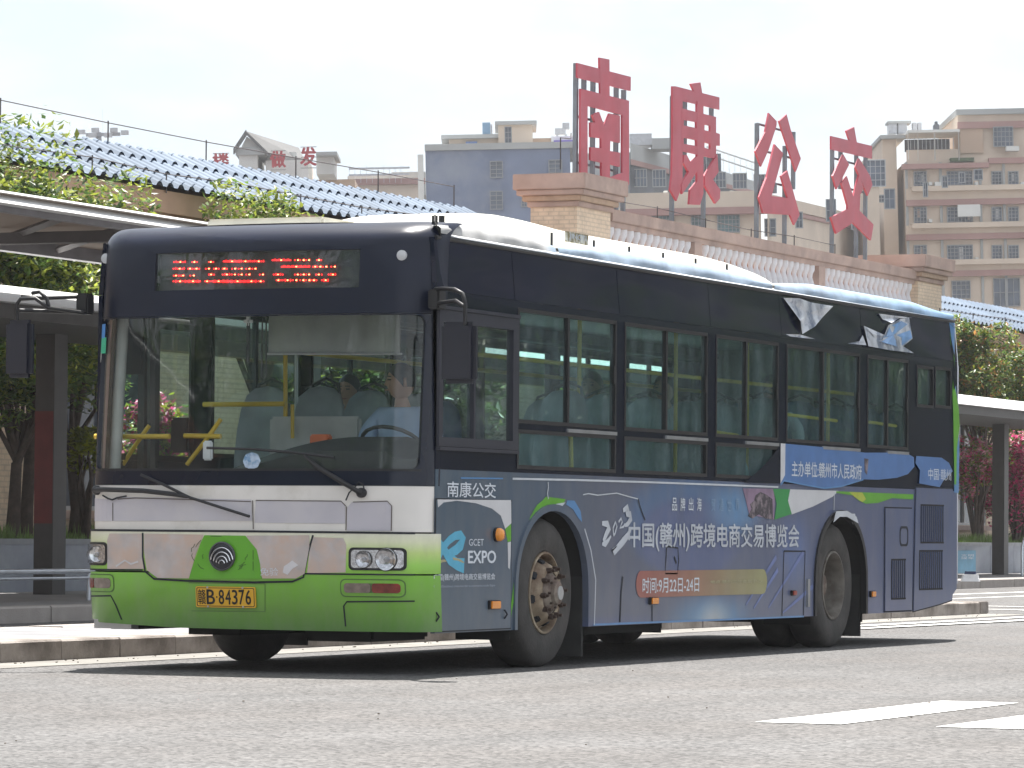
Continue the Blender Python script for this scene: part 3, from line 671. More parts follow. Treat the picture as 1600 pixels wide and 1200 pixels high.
# LED destination display
sheet('display_housing', [rect(disp[0]-.01, disp[1]-.01, disp[2]+.01, disp[3]+.01)], FSc, -.075, -.07, mat('display_back', (.045, .045, .042), .5, var=.5, scale=6, col2=(.10, .10, .085), thr=(.45, .7)), bus, cuts=CX)
sheet('display_glass', [rect(disp[0], disp[1], disp[2], disp[3])], FSc, -.012, -.009, glass('display_glass', (.85, .85, .87), 1.5, .3, .10), bus, cuts=CX)
led = mat('led_red', (1, .02, .02), .5, emit=1.6, var=0); led_dim = mat('led_red_dim', (.8, .01, .01), .5, emit=.5, var=0); led_hot = mat('led_hot', (1, .35, .1), .5, emit=5, var=0)
rows = {158: [(210, 292), (345, 380), (468, 500), (580, 690), (690, 775), (790, 872), (942, 1070), (1105, 1130), (1145, 1172), (1188, 1212), (1270, 1300)],
        207: [(205, 285), (315, 345), (362, 395), (445, 470), (505, 540), (570, 600), (640, 665), (688, 712), (745, 770), (790, 815)],
        192: [(1010, 1210), (1240, 1258), (1272, 1296), (1312, 1340), (1375, 1402)],
        258: [(208, 245), (262, 280), (330, 358)], 250: [(468, 505), (570, 620), (638, 662), (688, 712), (745, 770), (845, 870), (948, 1015), (1105, 1128), (1148, 1172), (1188, 1212), (1262, 1305), (1355, 1405)],
        300: [(205, 292), (305, 400), (440, 475), (495, 590), (590, 760), (740, 815), (835, 872), (970, 1000), (1015, 1072), (1090, 1118), (1145, 1170), (1188, 1215), (1232, 1265), (1305, 1350)]}
lm, ldm, lh = MB(), MB(), MB()
def dpx(a, b): return FP((220+a*.2125, 375+b*.2125))
for ry, segs in rows.items():
    for a, b in segs:
        yy = ry-(14 if ry == 158 and a > 900 else (5 if ry == 158 and a > 560 else 0))-(8 if ry == 300 and a > 900 else 0)
        n_ = max(2, int((b-a)/15)+1)
        for i in range(n_):
            xx = a+(b-a)*i/(n_-1)
            for dy, bld in ((0, lm), (9, ldm), (-9, ldm)):
                if dy and (i % 2 == 0 or dy > 0 and ry < 300): continue
                u, v = dpx(xx, yy+dy); p = FSc(u, v, -.060); bld.box(p, (.0085 if b-a < 90 else .014, .004, .0095 if dy == 0 else .006))
            if i == n_//2: u, v = dpx(xx, yy); lh.box(FSc(u, v, -.055), (.009, .003, .006))
lm.build('led_dots', led, bus)['kind'] = 'stuff'; ldm.build('led_dots', led_dim, bus)['kind'] = 'stuff'; lh.build('led_dots', led_hot, bus)['kind'] = 'stuff'
# round marker lamps
for px in ((628, 399), (159, 407)):
    x, z = FP(px); x = max(-1.19, x)
    mk = MB().lathe([(.034, .01), (.034, -.006), (.026, -.010), (0, -.012)], FSc(x, z, .006), 'y', 20).build('marker_lamp', mat('marker_lens', (.55, .56, .58), .3), bus, smooth=40)
# stickers inside the left edge of the screen and on the pillar
def fsq(name, a, b, col, off=.0065): (x0_, z1_), (x1_, z0_) = FP(a), FP(b); return sheet(name, [rect(x0_, z0_, x1_, z1_)], FSc, off-.001, off, mat('stk_%d_%d_%d' % col, lin(*col), .5, var=.05), bus, cuts=CX)
s1 = fsq('sticker', (153, 509), (165, 528), (60, 130, 200)); s2 = fsq('sticker', (152, 530), (166, 552), (40, 170, 130))
fsq('sticker', (139, 531), (147, 552), (150, 190, 205)); fsq('sticker', (138, 552), (146, 572), (60, 150, 205))
fsq('sticker', (131, 720), (141, 737), (215, 195, 60), .008)
xx, zz = FP((157, 558)); sheet('sticker', [ell(xx, zz, .03, .036)], FSc, .0055, .0065, mat('stk_round', (.5, .5, .48), .5), bus, cuts=CX)
# wipers
wm = mat('wiper_black', (.012, .012, .015), .5)
def wiper(piv, arm, blade):
    q = [FSc(*FP(p), .05) for p in arm]
    wp = MB().tube([FSc(*FP(piv), .03)]+q, [.02]+[.016]*(len(q)-1)+[.009], 8).build('wiper_arm', wm, bus, smooth=50)
    MB().tube([FSc(*FP(p), .04) for p in blade], .010, 6).build('wiper_blade', wm, wp, smooth=50)
    MB().lathe([(.032, .04), (.032, -.02), (.02, -.035), (0, -.035)], FSc(*FP(piv), .01), 'y', 14).build('wiper_pivot', wm, wp, smooth=40)
wiper((154, 766), [(170, 765), (230, 767), (275, 772), (300, 777)], [(225, 742), (260, 757), (300, 777), (350, 793), (394, 807)])
wiper((566, 770), [(560, 766), (530, 748), (500, 730), (480, 712)], [(328, 700), (400, 702), (460, 707), (526, 715)])
MB().tube([FSc(*FP(p), .02) for p in ((164, 774), (172, 779), (178, 781), (185, 778), (200, 775))], .006, 6).build('washer_hose', m_seam, bus)
MB().tube([FSc(*FP(p), .03) for p in ((572, 768), (570, 757), (563, 753), (558, 760), (548, 770), (543, 782))], .005, 6).build('washer_hose', m_seam, bus)
# number plate recess: shade along its edges painted as dark green lines
for L in ([(528, 508), (845, 512)], [(845, 512), (845, 628)], [(540, 625), (845, 628)]): fline('recess_shade_line', f2(L), .004, mat('green_shadowline', (.08, .16, .04), .6), .0285)

# ---- side decals (all flat print on the skin)
def sd(name, px, mt, off=.003, parent=bus): return sheet(name, [[SP(p) for p in px]], SM, off-.001, off, mt, parent)
z4 = lambda pts: ZM(pts, 660, 730, .275)
z5 = lambda pts: ZM(pts, 900, 750, .25)
z6 = lambda pts: ZM(pts, 1160, 720, .2916)
z6u = lambda pts: ZM(pts, 1160, 420, .2916)
def sline(px, wd, mt=m_seam, off=.004, name='panel_gap'): return sheet(name, [stroke([SP(p) for p in px], wd)], SM, off-.001, off, mt, bus)
sd('swoosh', z4([(700, 168), (735, 172), (812, 182), (800, 205), (745, 215), (690, 245), (635, 295), (597, 335), (612, 280), (650, 215), (680, 190)]), m_green)
sd('swoosh', z4([(822, 188), (862, 190), (897, 250), (905, 312), (885, 290), (855, 240), (815, 212)]), m_lblue)
sd('swoosh', z4([(597, 335), (632, 312), (600, 370), (575, 440), (562, 478), (543, 508), (547, 470), (572, 390)]), m_white)
sd('swoosh', z4([(536, 510), (558, 500), (540, 600), (524, 720), (506, 820), (495, 915), (478, 915), (500, 800), (520, 640)]), m_green)
sd('torn_film', z4([(810, 200), (790, 225), (745, 218), (760, 208)]), m_lifted, .0035)
# compartment door
da = [SP(p) for p in ((680, 782), (798, 985))]
dr = sheet('compartment_door', [rect(.27, .285, 1.51, 1.135)], SM, 0, .006, livery, bus)
sheet('door_gap', [rect(.258, .277, 1.522, 1.147), rect(.27, .285, 1.51, 1.135)], SM, .001, .004, m_seam, dr)
sd('white_corner', z4([(80, 183), (498, 187), (500, 318), (465, 350), (440, 275), (390, 235), (300, 205), (190, 190), (115, 200), (84, 228)]), m_white, .0075, dr)
sd('swoosh', z4([(465, 352), (498, 322), (498, 420), (479, 425)]), m_green, .0078, dr)
sd('white_corner', z4([(479, 428), (497, 423), (496, 500), (490, 580), (482, 570), (481, 500)]), m_white, .0075, dr)
pk = [(75, 395), (95, 430), (120, 475), (150, 520), (190, 550), (231, 560)]
sheet('logo_ribbon', [stroke([SP(p) for p in z4(pk)], [.02, .05, .07, .085, .08, .10])], SM, .007, .008, m_cyan, dr)
pk = [(82, 528), (92, 495), (112, 455), (145, 415), (180, 390), (212, 385), (226, 405), (215, 440), (185, 470), (150, 485), (140, 484)]
sheet('logo_ribbon', [stroke([SP(p) for p in z4(pk)], [.06, .065, .06, .055, .055, .06, .08, .08, .07, .05, .03])], SM, .0075, .0085, m_cyan, dr)
sd('logo_ribbon', z4([(60, 568), (62, 545), (90, 528), (120, 524), (135, 535), (108, 540), (85, 552)]), m_gold, .0078, dr)
sd('logo_ribbon', z4([(165, 512), (205, 520), (232, 540), (225, 545), (195, 530), (170, 528)]), m_gold, .0088, dr)
def stext(body, bl, tr, mt=m_lett, bold=0, off=.0085, par=bus, shear=0):
    a, b = SP(bl), SP(tr); return text('lettering', body, (a[0], a[1], b[0], b[1]), SM, off, mt, par, bold, shear=shear)
stext('GCET', z4([(258, 446)])[0], z4([(342, 408)])[0], par=dr); stext('EXPO', z4([(253, 545)])[0], z4([(410, 475)])[0], bold=.03, par=dr)
stext('中国(赣州)跨境电商交易博览会', z4([(58, 650)])[0], z4([(406, 602)])[0], bold=.012, par=dr)
stext('China (Ganzhou) cross-border e-commerce trade Expo', z4([(58, 688)])[0], z4([(406, 664)])[0], m_lett2, par=dr)
stext('南康公交', z4([(138, 168)])[0], z4([(414, 90)])[0], bold=.012, off=.004)
sd('torn_film', z4([(215, 57), (455, 60), (455, 68), (215, 66)]), m_lblue, .004)
for a in (z4([(70, 850)])[0], z4([(458, 835)])[0]):
    y_, z_ = SP(a); MB().tube([(1.26, y_, z_+.03), (1.275, y_+.015, z_), (1.26, y_, z_-.03)], .006, 6).build('door_catch', m_seam, dr)
# side lamps
def sidelamp(px, r_=None, w_=.06, h_=.045, mt=amber):
    y_, z_ = SP(px)
    if r_:
        o = MB().lathe([(r_*1.1, 0), (r_*1.1, .02), (r_, .022)], (1.252, y_, z_), 'x', 16).build('side_lamp', blackt, bus, smooth=40)
        MB().lathe([(r_, .015), (r_, .04), (r_*.7, .06), (0, .066)], (1.252, y_, z_), 'x', 16).build('lamp_lens', mt, o, smooth=50)
    else:
        o = MB().box((1.262, y_, z_), (.02, w_*1.25, h_*1.2)).build('side_lamp', blackt, bus, bevel=.004); MB().box((1.274, y_, z_), (.014, w_, h_)).build('lamp_lens', mt, o, bevel=.004)
sidelamp(z4([(412, 383)])[0], .045); sidelamp(z4([(399, 782)])[0], w_=.15, h_=.05); sidelamp(z5([(476, 755)])[0], w_=.13, h_=.045)
sidelamp(z6([(266, 708)])[0], w_=.08, h_=.035, mt=mat('side_lens_red', (.3, .06, .04), .3)); sidelamp(z6([(690, 714)])[0], w_=.10, h_=.045)
# main slogan
a, b = SP(z5([(325, 440)])[0]), SP(z5([(1390, 440)])[0])
zt = SP(z5([(360, 265)])[0])[1]
text('lettering', '中国(赣州)跨境电商交易博览会', (a[0], SP((981, 861))[1], b[0], SP((981, 816))[1]), SM, .004, mat('lettering_mid', (.50, .53, .58), .5, var=.15, scale=5), bus, .022)
def brush(pts, ws, off): return sheet('brush_lettering', [stroke([SP(p) for p in z5(pts)], ws)], SM, off-.001, off, mat('lettering_mid', (.5, .53, .58)), bus)
brush([(160, 270), (195, 275), (205, 300), (185, 340), (168, 385)], [.03, .05, .06, .05, .04], .004); brush([(160, 400), (180, 400), (200, 375), (215, 350)], [.02, .045, .03, .015], .0045)
brush([(230, 345), (228, 300), (243, 262), (252, 290), (240, 335), (230, 348)], .018, .005); brush([(262, 262), (278, 240), (285, 262), (270, 300), (292, 292), (302, 275)], .018, .0055)
brush([(290, 190), (318, 172), (325, 190), (308, 215)], [.03, .05, .045, .03], .006); brush([(310, 215), (335, 215), (340, 240), (318, 275), (300, 285)], [.03, .05, .05, .04, .02], .0065)
brush([(342, 300), (322, 345), (290, 385), (235, 450), (222, 440), (250, 415)], [.02, .05, .06, .05, .02, .01], .0045)
for k, ch in enumerate('品牌出海'): stext(ch, z5([(597+k*52, 192)])[0], z5([(628+k*51, 112)])[0], bold=.01, off=.004)
for k, ch in enumerate('贸通世界'): stext(ch, z5([(842+k*50, 194)])[0], z5([(868+k*50, 118)])[0], mt=mat('lettering_ghost', (.22, .34, .50), .5), off=.004)
# date pill
pa, pb_ = SP(z5([(372, 735)])[0]), SP(z5([(1192, 566)])[0])
pill_m = ramp_mat('pill_print', 1, [(pa[0], lin(178, 95, 85, .8)), (pa[0]+1.0, lin(172, 115, 95, .8)), (pa[0]+2.0, lin(165, 150, 110, .8)), (pb_[0], lin(170, 168, 115, .8))], .4, coat=.2)
zl, zh = SP(z5([(400, 735)])[0])[1], SP(z5([(400, 568)])[0])[1]
sheet('date_banner', [rrect(pa[0], zl, pb_[0], zh, .10, 6)], SM, .003, .004, pill_m, bus)
stext('时间:9月22日-24日', (SP, z5([(412, 708)])[0])[1], z5([(765, 605)])[0], bold=.015, off=.005)
text('lettering', '地点:赣州国际会展中心', (SP(z5([(835, 690)])[0])[0], zl+.09, SP(z5([(1158, 690)])[0])[0], zh-.08), SM, .005, mat('lettering_pale', (.46, .43, .27), .5), bus, .01)
# torn area and leftover photos
sd('faded_picture', z5([(1040, 52), (1232, 55), (1240, 120), (1235, 248), (1080, 215), (1060, 130)]), m_pink, .0035)
sd('torn_patch', z5([(1150, 75), (1185, 90), (1225, 120), (1228, 245), (1180, 240), (1140, 215), (1100, 240), (1072, 225), (1095, 180), (1085, 150), (1110, 130), (1120, 95)]), m_brown, .004)
sd('swoosh', z5([(1228, 55), (1336, 58), (1322, 130), (1346, 212), (1238, 248), (1252, 150)]), m_green2, .0038)
sd('swoosh', z5([(1336, 58), (1640, 68), (1600, 105), (1480, 165), (1346, 215), (1323, 130)]), m_white, .0037)
sd('swoosh', z6([(500, 163), (915, 180), (912, 207), (800, 200), (725, 226), (660, 230), (620, 212), (590, 185), (500, 172)]), m_green, .0038)
sd('swoosh', z6([(570, 167), (640, 170), (660, 205), (640, 222), (600, 195)]), mat('livery_yellow', lin(190, 200, 70, .8), .4), .0042)
# light streaks printed before the rear wheel
for (p, q_) in ((((1060, 780), (1250, 480))), (((1110, 800), (1260, 560))), (((1200, 800), (1420, 450))), (((1290, 830), (1480, 665)))):
    sheet('print_streak', [stroke([SP(z5([p])[0]), SP(z5([q_])[0])], [.015, .04])], SM, .0022, .003, mat('streak', lin(110, 125, 175, .9), .4, var=.2), bus)
# body seams, tears, hatch
sline(z5([(290, 605), (280, 700), (272, 888)]), .02); sline(z5([(474, 780), (474, 890)]), .012)
sline(z5([(1298, 445), (1430, 445), (1420, 850)]), .014); sline(z5([(1298, 445), (1285, 850)]), .012)
sline(z5([(565, 415), (635, 425), (640, 500), (632, 585), (555, 585), (560, 500), (565, 415)]), .012); sline(z5([(612, 480), (625, 520)]), .02)
sline(z5([(40, 92), (75, 85), (130, 95), (250, 82), (330, 105), (382, 118)]), .008, m_lifted, .006, 'film_tear_edge'); sline(z5([(385, 120), (395, 160), (410, 205), (428, 250)]), .012, m_seam, .006, 'film_tear_edge')
sline(z4([(710, 85), (712, 115), (706, 150), (712, 180)]), .012, m_lifted, .006, 'film_tear_edge')
sline([(800, 748), (900, 750), (1000, 753), (1110, 757), (1215, 761)], .014, m_lifted, .006, 'film_tear_edge')
sline([(926, 976), (1000, 973), (1110, 969), (1255, 963)], .014, m_lblue, .006, 'skirt_trim')
sline(z4([(950, 895), (958, 640), (930, 470), (895, 350)]), .012, m_lifted, .037, 'film_tear_edge'); sline(z6([(490, 170), (488, 265)]), .012, m_lifted, .005, 'film_tear_edge')
sd('torn_film', z6([(560, 285), (600, 283), (607, 330), (590, 340)]), m_lifted, .006); sd('torn_film', z6([(466, 330), (480, 270), (540, 268), (590, 300), (600, 335), (540, 300), (500, 300)]), m_lifted, .036)
sheet('skirt_reflector', [rect(*SP((1259, 948)), SP((1259, 948))[0]+.05, SP((1261, 905))[1])], SM, 0, .02, alu, bus)
# rear doors and louvres
def door(name, px0, px1, poly=None):
    (a_, zt_), (b_, zb_) = SP(px0), SP(px1); lp = poly or rect(a_, zb_, b_, zt_)
    d_ = sheet(name, [lp], SM, 0, .012, livery, bus)
    cx_ = sum(p[0] for p in lp)/len(lp); cz_ = sum(p[1] for p in lp)/len(lp)
    big = [(p[0]+math.copysign(.012, p[0]-cx_), p[1]+math.copysign(.012, p[1]-cz_)) for p in lp]
    sheet('door_gap', [big], SM, .002, .004, m_seam, d_); return d_
d1 = door('service_door', (1382, 794), (1423, 953)); e1 = SP((1382, 794)); e2 = SP((1423, 953))
d2 = door('engine_door', None or (1430, 762), (1487, 940), [(SP((1430, 762))[0], SP((1430, 762))[1]), (SP((1487, 765))[0], SP((1430, 762))[1]), (SP((1487, 765))[0], .36), (11.15, .325), (10.42, .275)])
def louvre(par, y0, y1, z0, z1, n):
    base = MB().b2((1.2622, y0, z0), (1.2632, y1, z1)).build('louvre_shade_sheet', mat('louvre_shade', (.008, .008, .01), .8), par)  # flat near-black sheet painted as the shade between the slats
    sl_ = MB(); st = (y1-y0)/n
    for k in range(n): sl_.box((1.266, y0+st*(k+.5), (z0+z1)/2), (.010, st*.22, z1-z0-.03))
    sl_.build('louvre_slats', livery, par)['kind'] = 'stuff'
(a0, b0), (a1, b1) = SP(z6([(948, 232)])[0]), SP(z6([(1072, 443)])[0]); louvre(d2, a0, a1, b1, b0, 12)
(a0, b0), (a1, b1) = SP(z6([(940, 478)])[0]), SP(z6([(1066, 690)])[0]); louvre(d2, a0, a1, b1, b0, 12)
(a0, b0), (a1, b1) = SP(z6([(790, 525)])[0]), SP(z6([(868, 742)])[0]); louvre(d1, a0, a1, b1, b0, 7)
(a0, b0), (a1, b1) = SP(z6([(836, 350)])[0]), SP(z6([(880, 458)])[0]); sheet('lock_plate', [rrect(a0, b1, a1, b0, .05), rrect(a0+.02, b1+.02, a1-.02, b0-.02, .04)], SM, .012, .015, m_seam, d1)
# peeling banner over the rear windows' sills
bm_ = mat('banner_blue', lin(82, 125, 185, .85), .4, var=.1, coat=.2)
sd('peeling_banner', z6u([(200, 935), (235, 938), (420, 955), (650, 985), (870, 985), (912, 1010), (915, 1060), (880, 1100), (820, 1120), (720, 1130), (640, 1128), (520, 1165), (430, 1175), (340, 1160), (215, 1135), (196, 1160)]), bm_, .012)
sd('banner_edge', z6u([(197, 935), (222, 937), (220, 1105), (196, 1150)]), m_white, .0135)
sd('peeling_banner', z6u([(925, 1003), (1060, 1012), (1100, 1040), (1120, 1085), (1070, 1135), (1050, 1170), (940, 1150), (945, 1080), (920, 1040)]), bm_, .0125)
sd('torn_patch', z6u([(645, 1015), (668, 1020), (660, 1105), (648, 1090)]), m_brown, .0135)
stext('主办单位:赣州市人民政府', z6u([(255, 1112)])[0], z6u([(630, 1050)])[0], bold=.012, off=.0145); stext('中国·赣州', z6u([(988, 1130)])[0], z6u([(1110, 1075)])[0], off=.0145)
sd('black_corner', z6u([(190, 955), (192, 1150), (0, 1145), (70, 1090), (130, 1030)]), black, .0135)
sline(z6u([(196, 1160), (215, 1135), (340, 1160), (430, 1176), (520, 1166), (640, 1129)]), .012, m_lblue, .014, 'banner_edge')
# torn silver film above the windows: curled sheets
def curl(px, mt, lift=.03):
    P = [SP(p) for p in px]; cy_ = sum(p[0] for p in P)/len(P); cz_ = sum(p[1] for p in P)/len(P); m_ = MB()
    vs = [SM(p[0], p[1], .004+lift*(i % 2)+.01) for i, p in enumerate(P)]+[SM(cy_, cz_, lift*.3+.008)]; N = len(P)
    m_.add(vs, [(i, (i+1) % N, N) for i in range(N)]); return m_.build('torn_film', mt, bus, fix=False)
silver = mat('film_back', (.62, .65, .70), .3, metal=.3, var=.3, scale=7, col2=(.2, .24, .32), thr=(.5, .6))
curl(z6u([(232, 155), (300, 158), (380, 180), (480, 200), (440, 255), (370, 310), (318, 350), (295, 280)]), silver)
curl(z6u([(228, 350), (300, 352), (385, 376), (330, 372), (250, 362)]), silver, .01); curl(z6u([(645, 355), (655, 410), (560, 400), (640, 388)]), silver, .01)
curl(z6u([(742, 240), (905, 262), (850, 265), (790, 290), (760, 270)]), silver); curl(z6u([(655, 305), (690, 350), (715, 385), (735, 390), (790, 300), (850, 268), (905, 262), (905, 375), (840, 430), (905, 452), (780, 435), (662, 415)]), silver, .015)
curl(z6u([(725, 385), (760, 360), (795, 310), (850, 280), (900, 300), (900, 370), (840, 420), (760, 400)]), mat('film_print', lin(120, 160, 205), .35, var=.2, scale=8), .02)
# rear corner pillar with film
rear = MB(); pc = [(1.25, 11.715), (1.235, 11.80), (1.19, 11.87), (1.10, 11.92), (-1.10, 11.92), (-1.19, 11.87), (-1.25, 11.715)]
zs_ = [.50, .8, 1.335, 2.0, 2.45, 2.88]; vs = []
for z_ in zs_:
    for x, y in pc: vs.append((x-(.09*(z_-2.45) if z_ > 2.45 else 0)*(1 if x > 0 else -1), y, z_))
n_ = len(pc); rear.add(vs, [(i*n_+k, i*n_+k+1, (i+1)*n_+k+1, (i+1)*n_+k) for i in range(len(zs_)-1) for k in range(n_-1)])
rear.build('rear_skin', livery, bus, smooth=50)
sd('rear_corner_film', [(1488, 503), (1497, 498), (1498, 700), (1497, 770), (1490, 770), (1489, 640), (1491, 560)], m_lblue, .006)
sd('rear_corner_film', [(1488, 520), (1491, 560), (1490, 600), (1497, 640), (1498, 668), (1494, 700), (1493, 757), (1490, 757), (1488, 640)], m_green, .008)
sd('rear_corner_film', [(1489, 610), (1493, 600), (1492, 560), (1488, 525)], black, .0095)
# bus bottom parts
MB().b2((-.76, .35, .30), (.76, 11.5, .42)).build('chassis', under, bus)
for nm, a_, b_ in (('fuel_tank', (.5, 3.3, .2), (1.05, 4.9, .42)), ('gearbox', (-.4, 9.3, .18), (.5, 11.2, .42)), ('air_tank', (-.9, 3.5, .22), (-.3, 6.0, .42)), ('front_jacking_beam', (.2, .5, .2), (.7, 1.4, .35)), ('step_box', (-1.2, .35, .26), (-.95, 1.5, .4))):
    MB().b2(a_, b_).build(nm, under, bus, bevel=.02)
MB().b2((.93, YF+.62, .06), (1.22, YF+.645, .62)).build('mud_flap', rubber, bus); MB().b2((.6, YR+.66, .08), (1.2, YR+.685, .6)).build('mud_flap', rubber, bus)
MB().b2((-1.22, YF+.62, .1), (-.93, YF+.645, .62)).build('mud_flap', rubber, bus); MB().b2((-1.2, YR+.66, .08), (-.6, YR+.685, .6)).build('mud_flap', rubber, bus)
MB().b2((-1.16, .10, .27), (-.88, .2, .33)).build('tow_bracket', alu, bus)
for cy in (YF, YR): MB().tube([(-1, cy, TR-.02), (1, cy, TR-.02)], .07, 10).build('axle', under, bus)

# ---- wheels
tyre_m = mat('tyre', (.05, .047, .045), .85, var=.25, scale=6, bump=.2, bscale=50, col2=(.09, .08, .075), thr=(.5, .75))
rim_m = mat('wheel_rim', (.36, .30, .22), .6, metal=.2, var=.3, scale=6, col2=(.15, .095, .06), thr=(.44, .64))
hub_m = mat('wheel_hub', (.15, .11, .09), .7, metal=.3, var=.4, scale=10, col2=(.3, .27, .23))
nut_m = mat('wheel_nut', (.08, .055, .045), .6, metal=.5)
def wheel(name, x, cy, out, front=True, w_=.27):
    s = 1 if out > 0 else -1
    wr = MB().lathe([(.262, -w_), (.30, -w_-.0), (.42, -w_-.012), (.49, -w_+.01), (TR, -w_+.05), (TR, -.05), (.492, -.012), (.47, .0), (.42, .012), (.36, .010), (.30, -.002), (.284, -.016), (.272, -.03)], (0, 0, 0), 'x', 56)
    wr.v = [Vector((v.x*s+x, v.y+cy, v.z+TR)) for v in wr.v]; tag(wr.build('wheel', tyre_m, bus, smooth=45))
    wo = bus.children[-1]
    wo = [c for c in bus.children if c.name.startswith('wheel') and 'arch' not in c.name][-1]
    for k in range(14):
        pass
    def pl_(mb):
        mb.v = [Vector((v.x*s+x, v.y+cy, v.z+TR)) for v in mb.v]; return mb
    if front: pr = [(.284, -.02), (.284, .0), (.270, .004), (.262, -.02), (.262, -.07), (.254, -.075), (.235, -.05), (.198, .02), (.185, .040), (.165, .048), (.15, .04), (.15, .036)]
    else: pr = [(.284, -.02), (.284, .0), (.270, .004), (.262, -.02), (.256, -.07), (.248, -.12), (.240, -.17), (.21, -.185), (.165, -.19), (.12, -.19)]
    pl_(MB().lathe(pr, (0, 0, 0), 'x', 48)).build('rim', rim_m if front else mat('rear_rim', (.20, .185, .165), .6, metal=.3, var=.35, scale=7, col2=(.09, .07, .055), thr=(.44, .66)), wo, smooth=50)
    if front:
        for k in range(8):
            a = 2*math.pi*k/8+.2
            pl_(MB().box((-.016, .218*math.cos(a), .218*math.sin(a)), (.02, .055, .06), Matrix.Rotation(a, 3, 'X') @ Matrix.Rotation(R(62), 3, 'Z'))).build('hand_hole', m_seam, wo, bevel=.008)
        pl_(MB().lathe([(.15, .03), (.135, .035), (.12, .06), (.085, .075), (.08, .10), (.06, .112), (0, .114)], (0, 0, 0), 'x', 32)).build('hub', hub_m, wo, smooth=40)
        for k in range(10):
            a = 2*math.pi*k/10+.1
            pl_(MB().lathe([(.020, .03), (.019, .075), (.012, .078), (.011, .098), (0, .10)], (0, .168*math.cos(a), .168*math.sin(a)), 'x', 8)).build('wheel_nut', nut_m, wo, smooth=30)
        for k in range(8):
            a = 2*math.pi*k/8
            pl_(MB().lathe([(.009, .06), (.009, .085), (0, .087)], (0, .1*math.cos(a), .1*math.sin(a)), 'x', 6)).build('hub_bolt', nut_m, wo)
        pl_(MB().lathe([(.05, .11), (.048, .118), (0, .12)], (0, 0, 0), 'x', 24)).build('hub_cap', mat('cap_grey', (.4, .4, .4), .5), wo, smooth=40)
    else:
        pl_(MB().lathe([(.17, -.19), (.12, -.185), (.10, -.12), (.09, -.09), (0, -.088)], (0, 0, 0), 'x', 32)).build('hub', hub_m, wo, smooth=40)
        for k in range(10):
            a = 2*math.pi*k/10
            pl_(MB().lathe([(.018, -.19), (.018, -.155), (.010, -.15), (0, -.15)], (0, .145*math.cos(a), .145*math.sin(a)), 'x', 8)).build('wheel_nut', nut_m, wo, smooth=30)
    return wo
wheel('wheel', 1.20, YF, 1); wheel('wheel', -1.20, YF, -1); wheel('wheel', 1.19, YR, 1, False); wheel('wheel', .86, YR, 1, False); wheel('wheel', -1.19, YR, -1, False); wheel('wheel', -.86, YR, -1, False)

# ---- mirrors
mir_m = mat('mirror_housing', (.012, .013, .024), .4, var=.1, coat=.2)
def mirror(px0, px1, y, armpts, lab):
    a_, b_ = on(1, y, *px0), on(1, y, *px1)
    mr = MB().box(((a_.x+b_.x)/2, y+.02, (a_.z+b_.z)/2), (abs(b_.x-a_.x), .08, abs(a_.z-b_.z))).build('wing_mirror', mir_m, bus, bevel=.028, smooth=40)
    MB().box(((a_.x+b_.x)/2, y+.062, (a_.z+b_.z)/2), (abs(b_.x-a_.x)-.06, .006, abs(a_.z-b_.z)-.06)).build('mirror_glass', mat('mirror_face', (.8, .8, .8), .03, metal=1, var=0), mr)
    for i, ap in enumerate(armpts): MB().tube([on(1, y+d, *p) for p, d in ap], .014, 8).build('mirror_arm', blackt, mr, smooth=50)
    return mr
mirror((9, 500), (49, 590), -.15, [[((27, 500), .0), ((26, 476), 0), ((32, 467), 0), ((55, 466), 0), ((75, 481), .05), ((130, 489), .2), ((140, 488), .3)], [((34, 463), .05), ((60, 466), .05), ((140, 463), .3)], [((30, 485), .0), ((130, 488), .2)], [((50, 458), .05), ((62, 456), .05), ((73, 466), .05), ((76, 478), .05)]], '')
mirror((690, 503), (743, 599), -.12, [[((727, 508), 0), ((727, 474), 0), ((723, 459), 0), ((710, 452), .05), ((690, 451), .2), ((680, 452), .35)], [((727, 480), .0), ((712, 470), .05), ((684, 474), .3)]], '')
for px in ((133, 475),): 
    p = on(1, .12, *px); MB().box(p, (.09, .10, .14)).build('mirror_bracket', blackt, bus, bevel=.01)
p = on(1, .22, 690, 468); MB().box((1.27, .22, p.z), (.08, .12, .13)).build('mirror_bracket', blackt, bus, bevel=.01)

# ---- interior
floor_m = mat('bus_floor', (.10, .11, .12), .7); inw = mat('interior_grey', (.50, .52, .52), .6); seat_m = mat('seat_plastic', (.16, .24, .34), .5, var=.1); seat_c = mat('seat_pale', (.38, .42, .45), .5, var=.15)
yel = mat('handrail_yellow', (.75, .50, .05), .35, var=.05); dark_i = mat('interior_dark', (.03, .032, .035), .6)
MB().b2((-.80, .35, .70), (.80, 11.6, .74)).build('cabin_floor', floor_m, bus)
for s_ in (1, -1):
    for ya, yb in ((.35, 1.5), (2.98, 7.7), (9.2, 11.6)): MB().b2((s_*.805, ya, .70), (s_*1.2, yb, .74)).build('cabin_floor', floor_m, bus)
    for cy in (YF, YR): MB().b2((s_*.80, cy-.74, .74), (s_*1.2, cy+.74, 1.17)).b2((s_*.80, cy-.74, .74), (s_*1.2, cy+.74, 1.17)) if 0 else MB().b2((s_*.80, cy-.74, 1.15), (s_*1.2, cy+.74, 1.19)).build('wheel_box', floor_m, bus)
MB().b2((-1.15, .8, 2.62), (1.15, 11.6, 2.66)).build('cabin_ceiling', inw, bus)
MB().b2((-1.18, 11.60, .74), (1.18, 11.66, 2.62)).build('cabin_rear_wall', mat('rear_wall', (.4, .4, .38), .6), bus)
for s in (1, -1): MB().b2((s*.95, .9, 2.50), (s*1.14, 11.5, 2.61)).build('air_duct', dark_i, bus, bevel=.03)
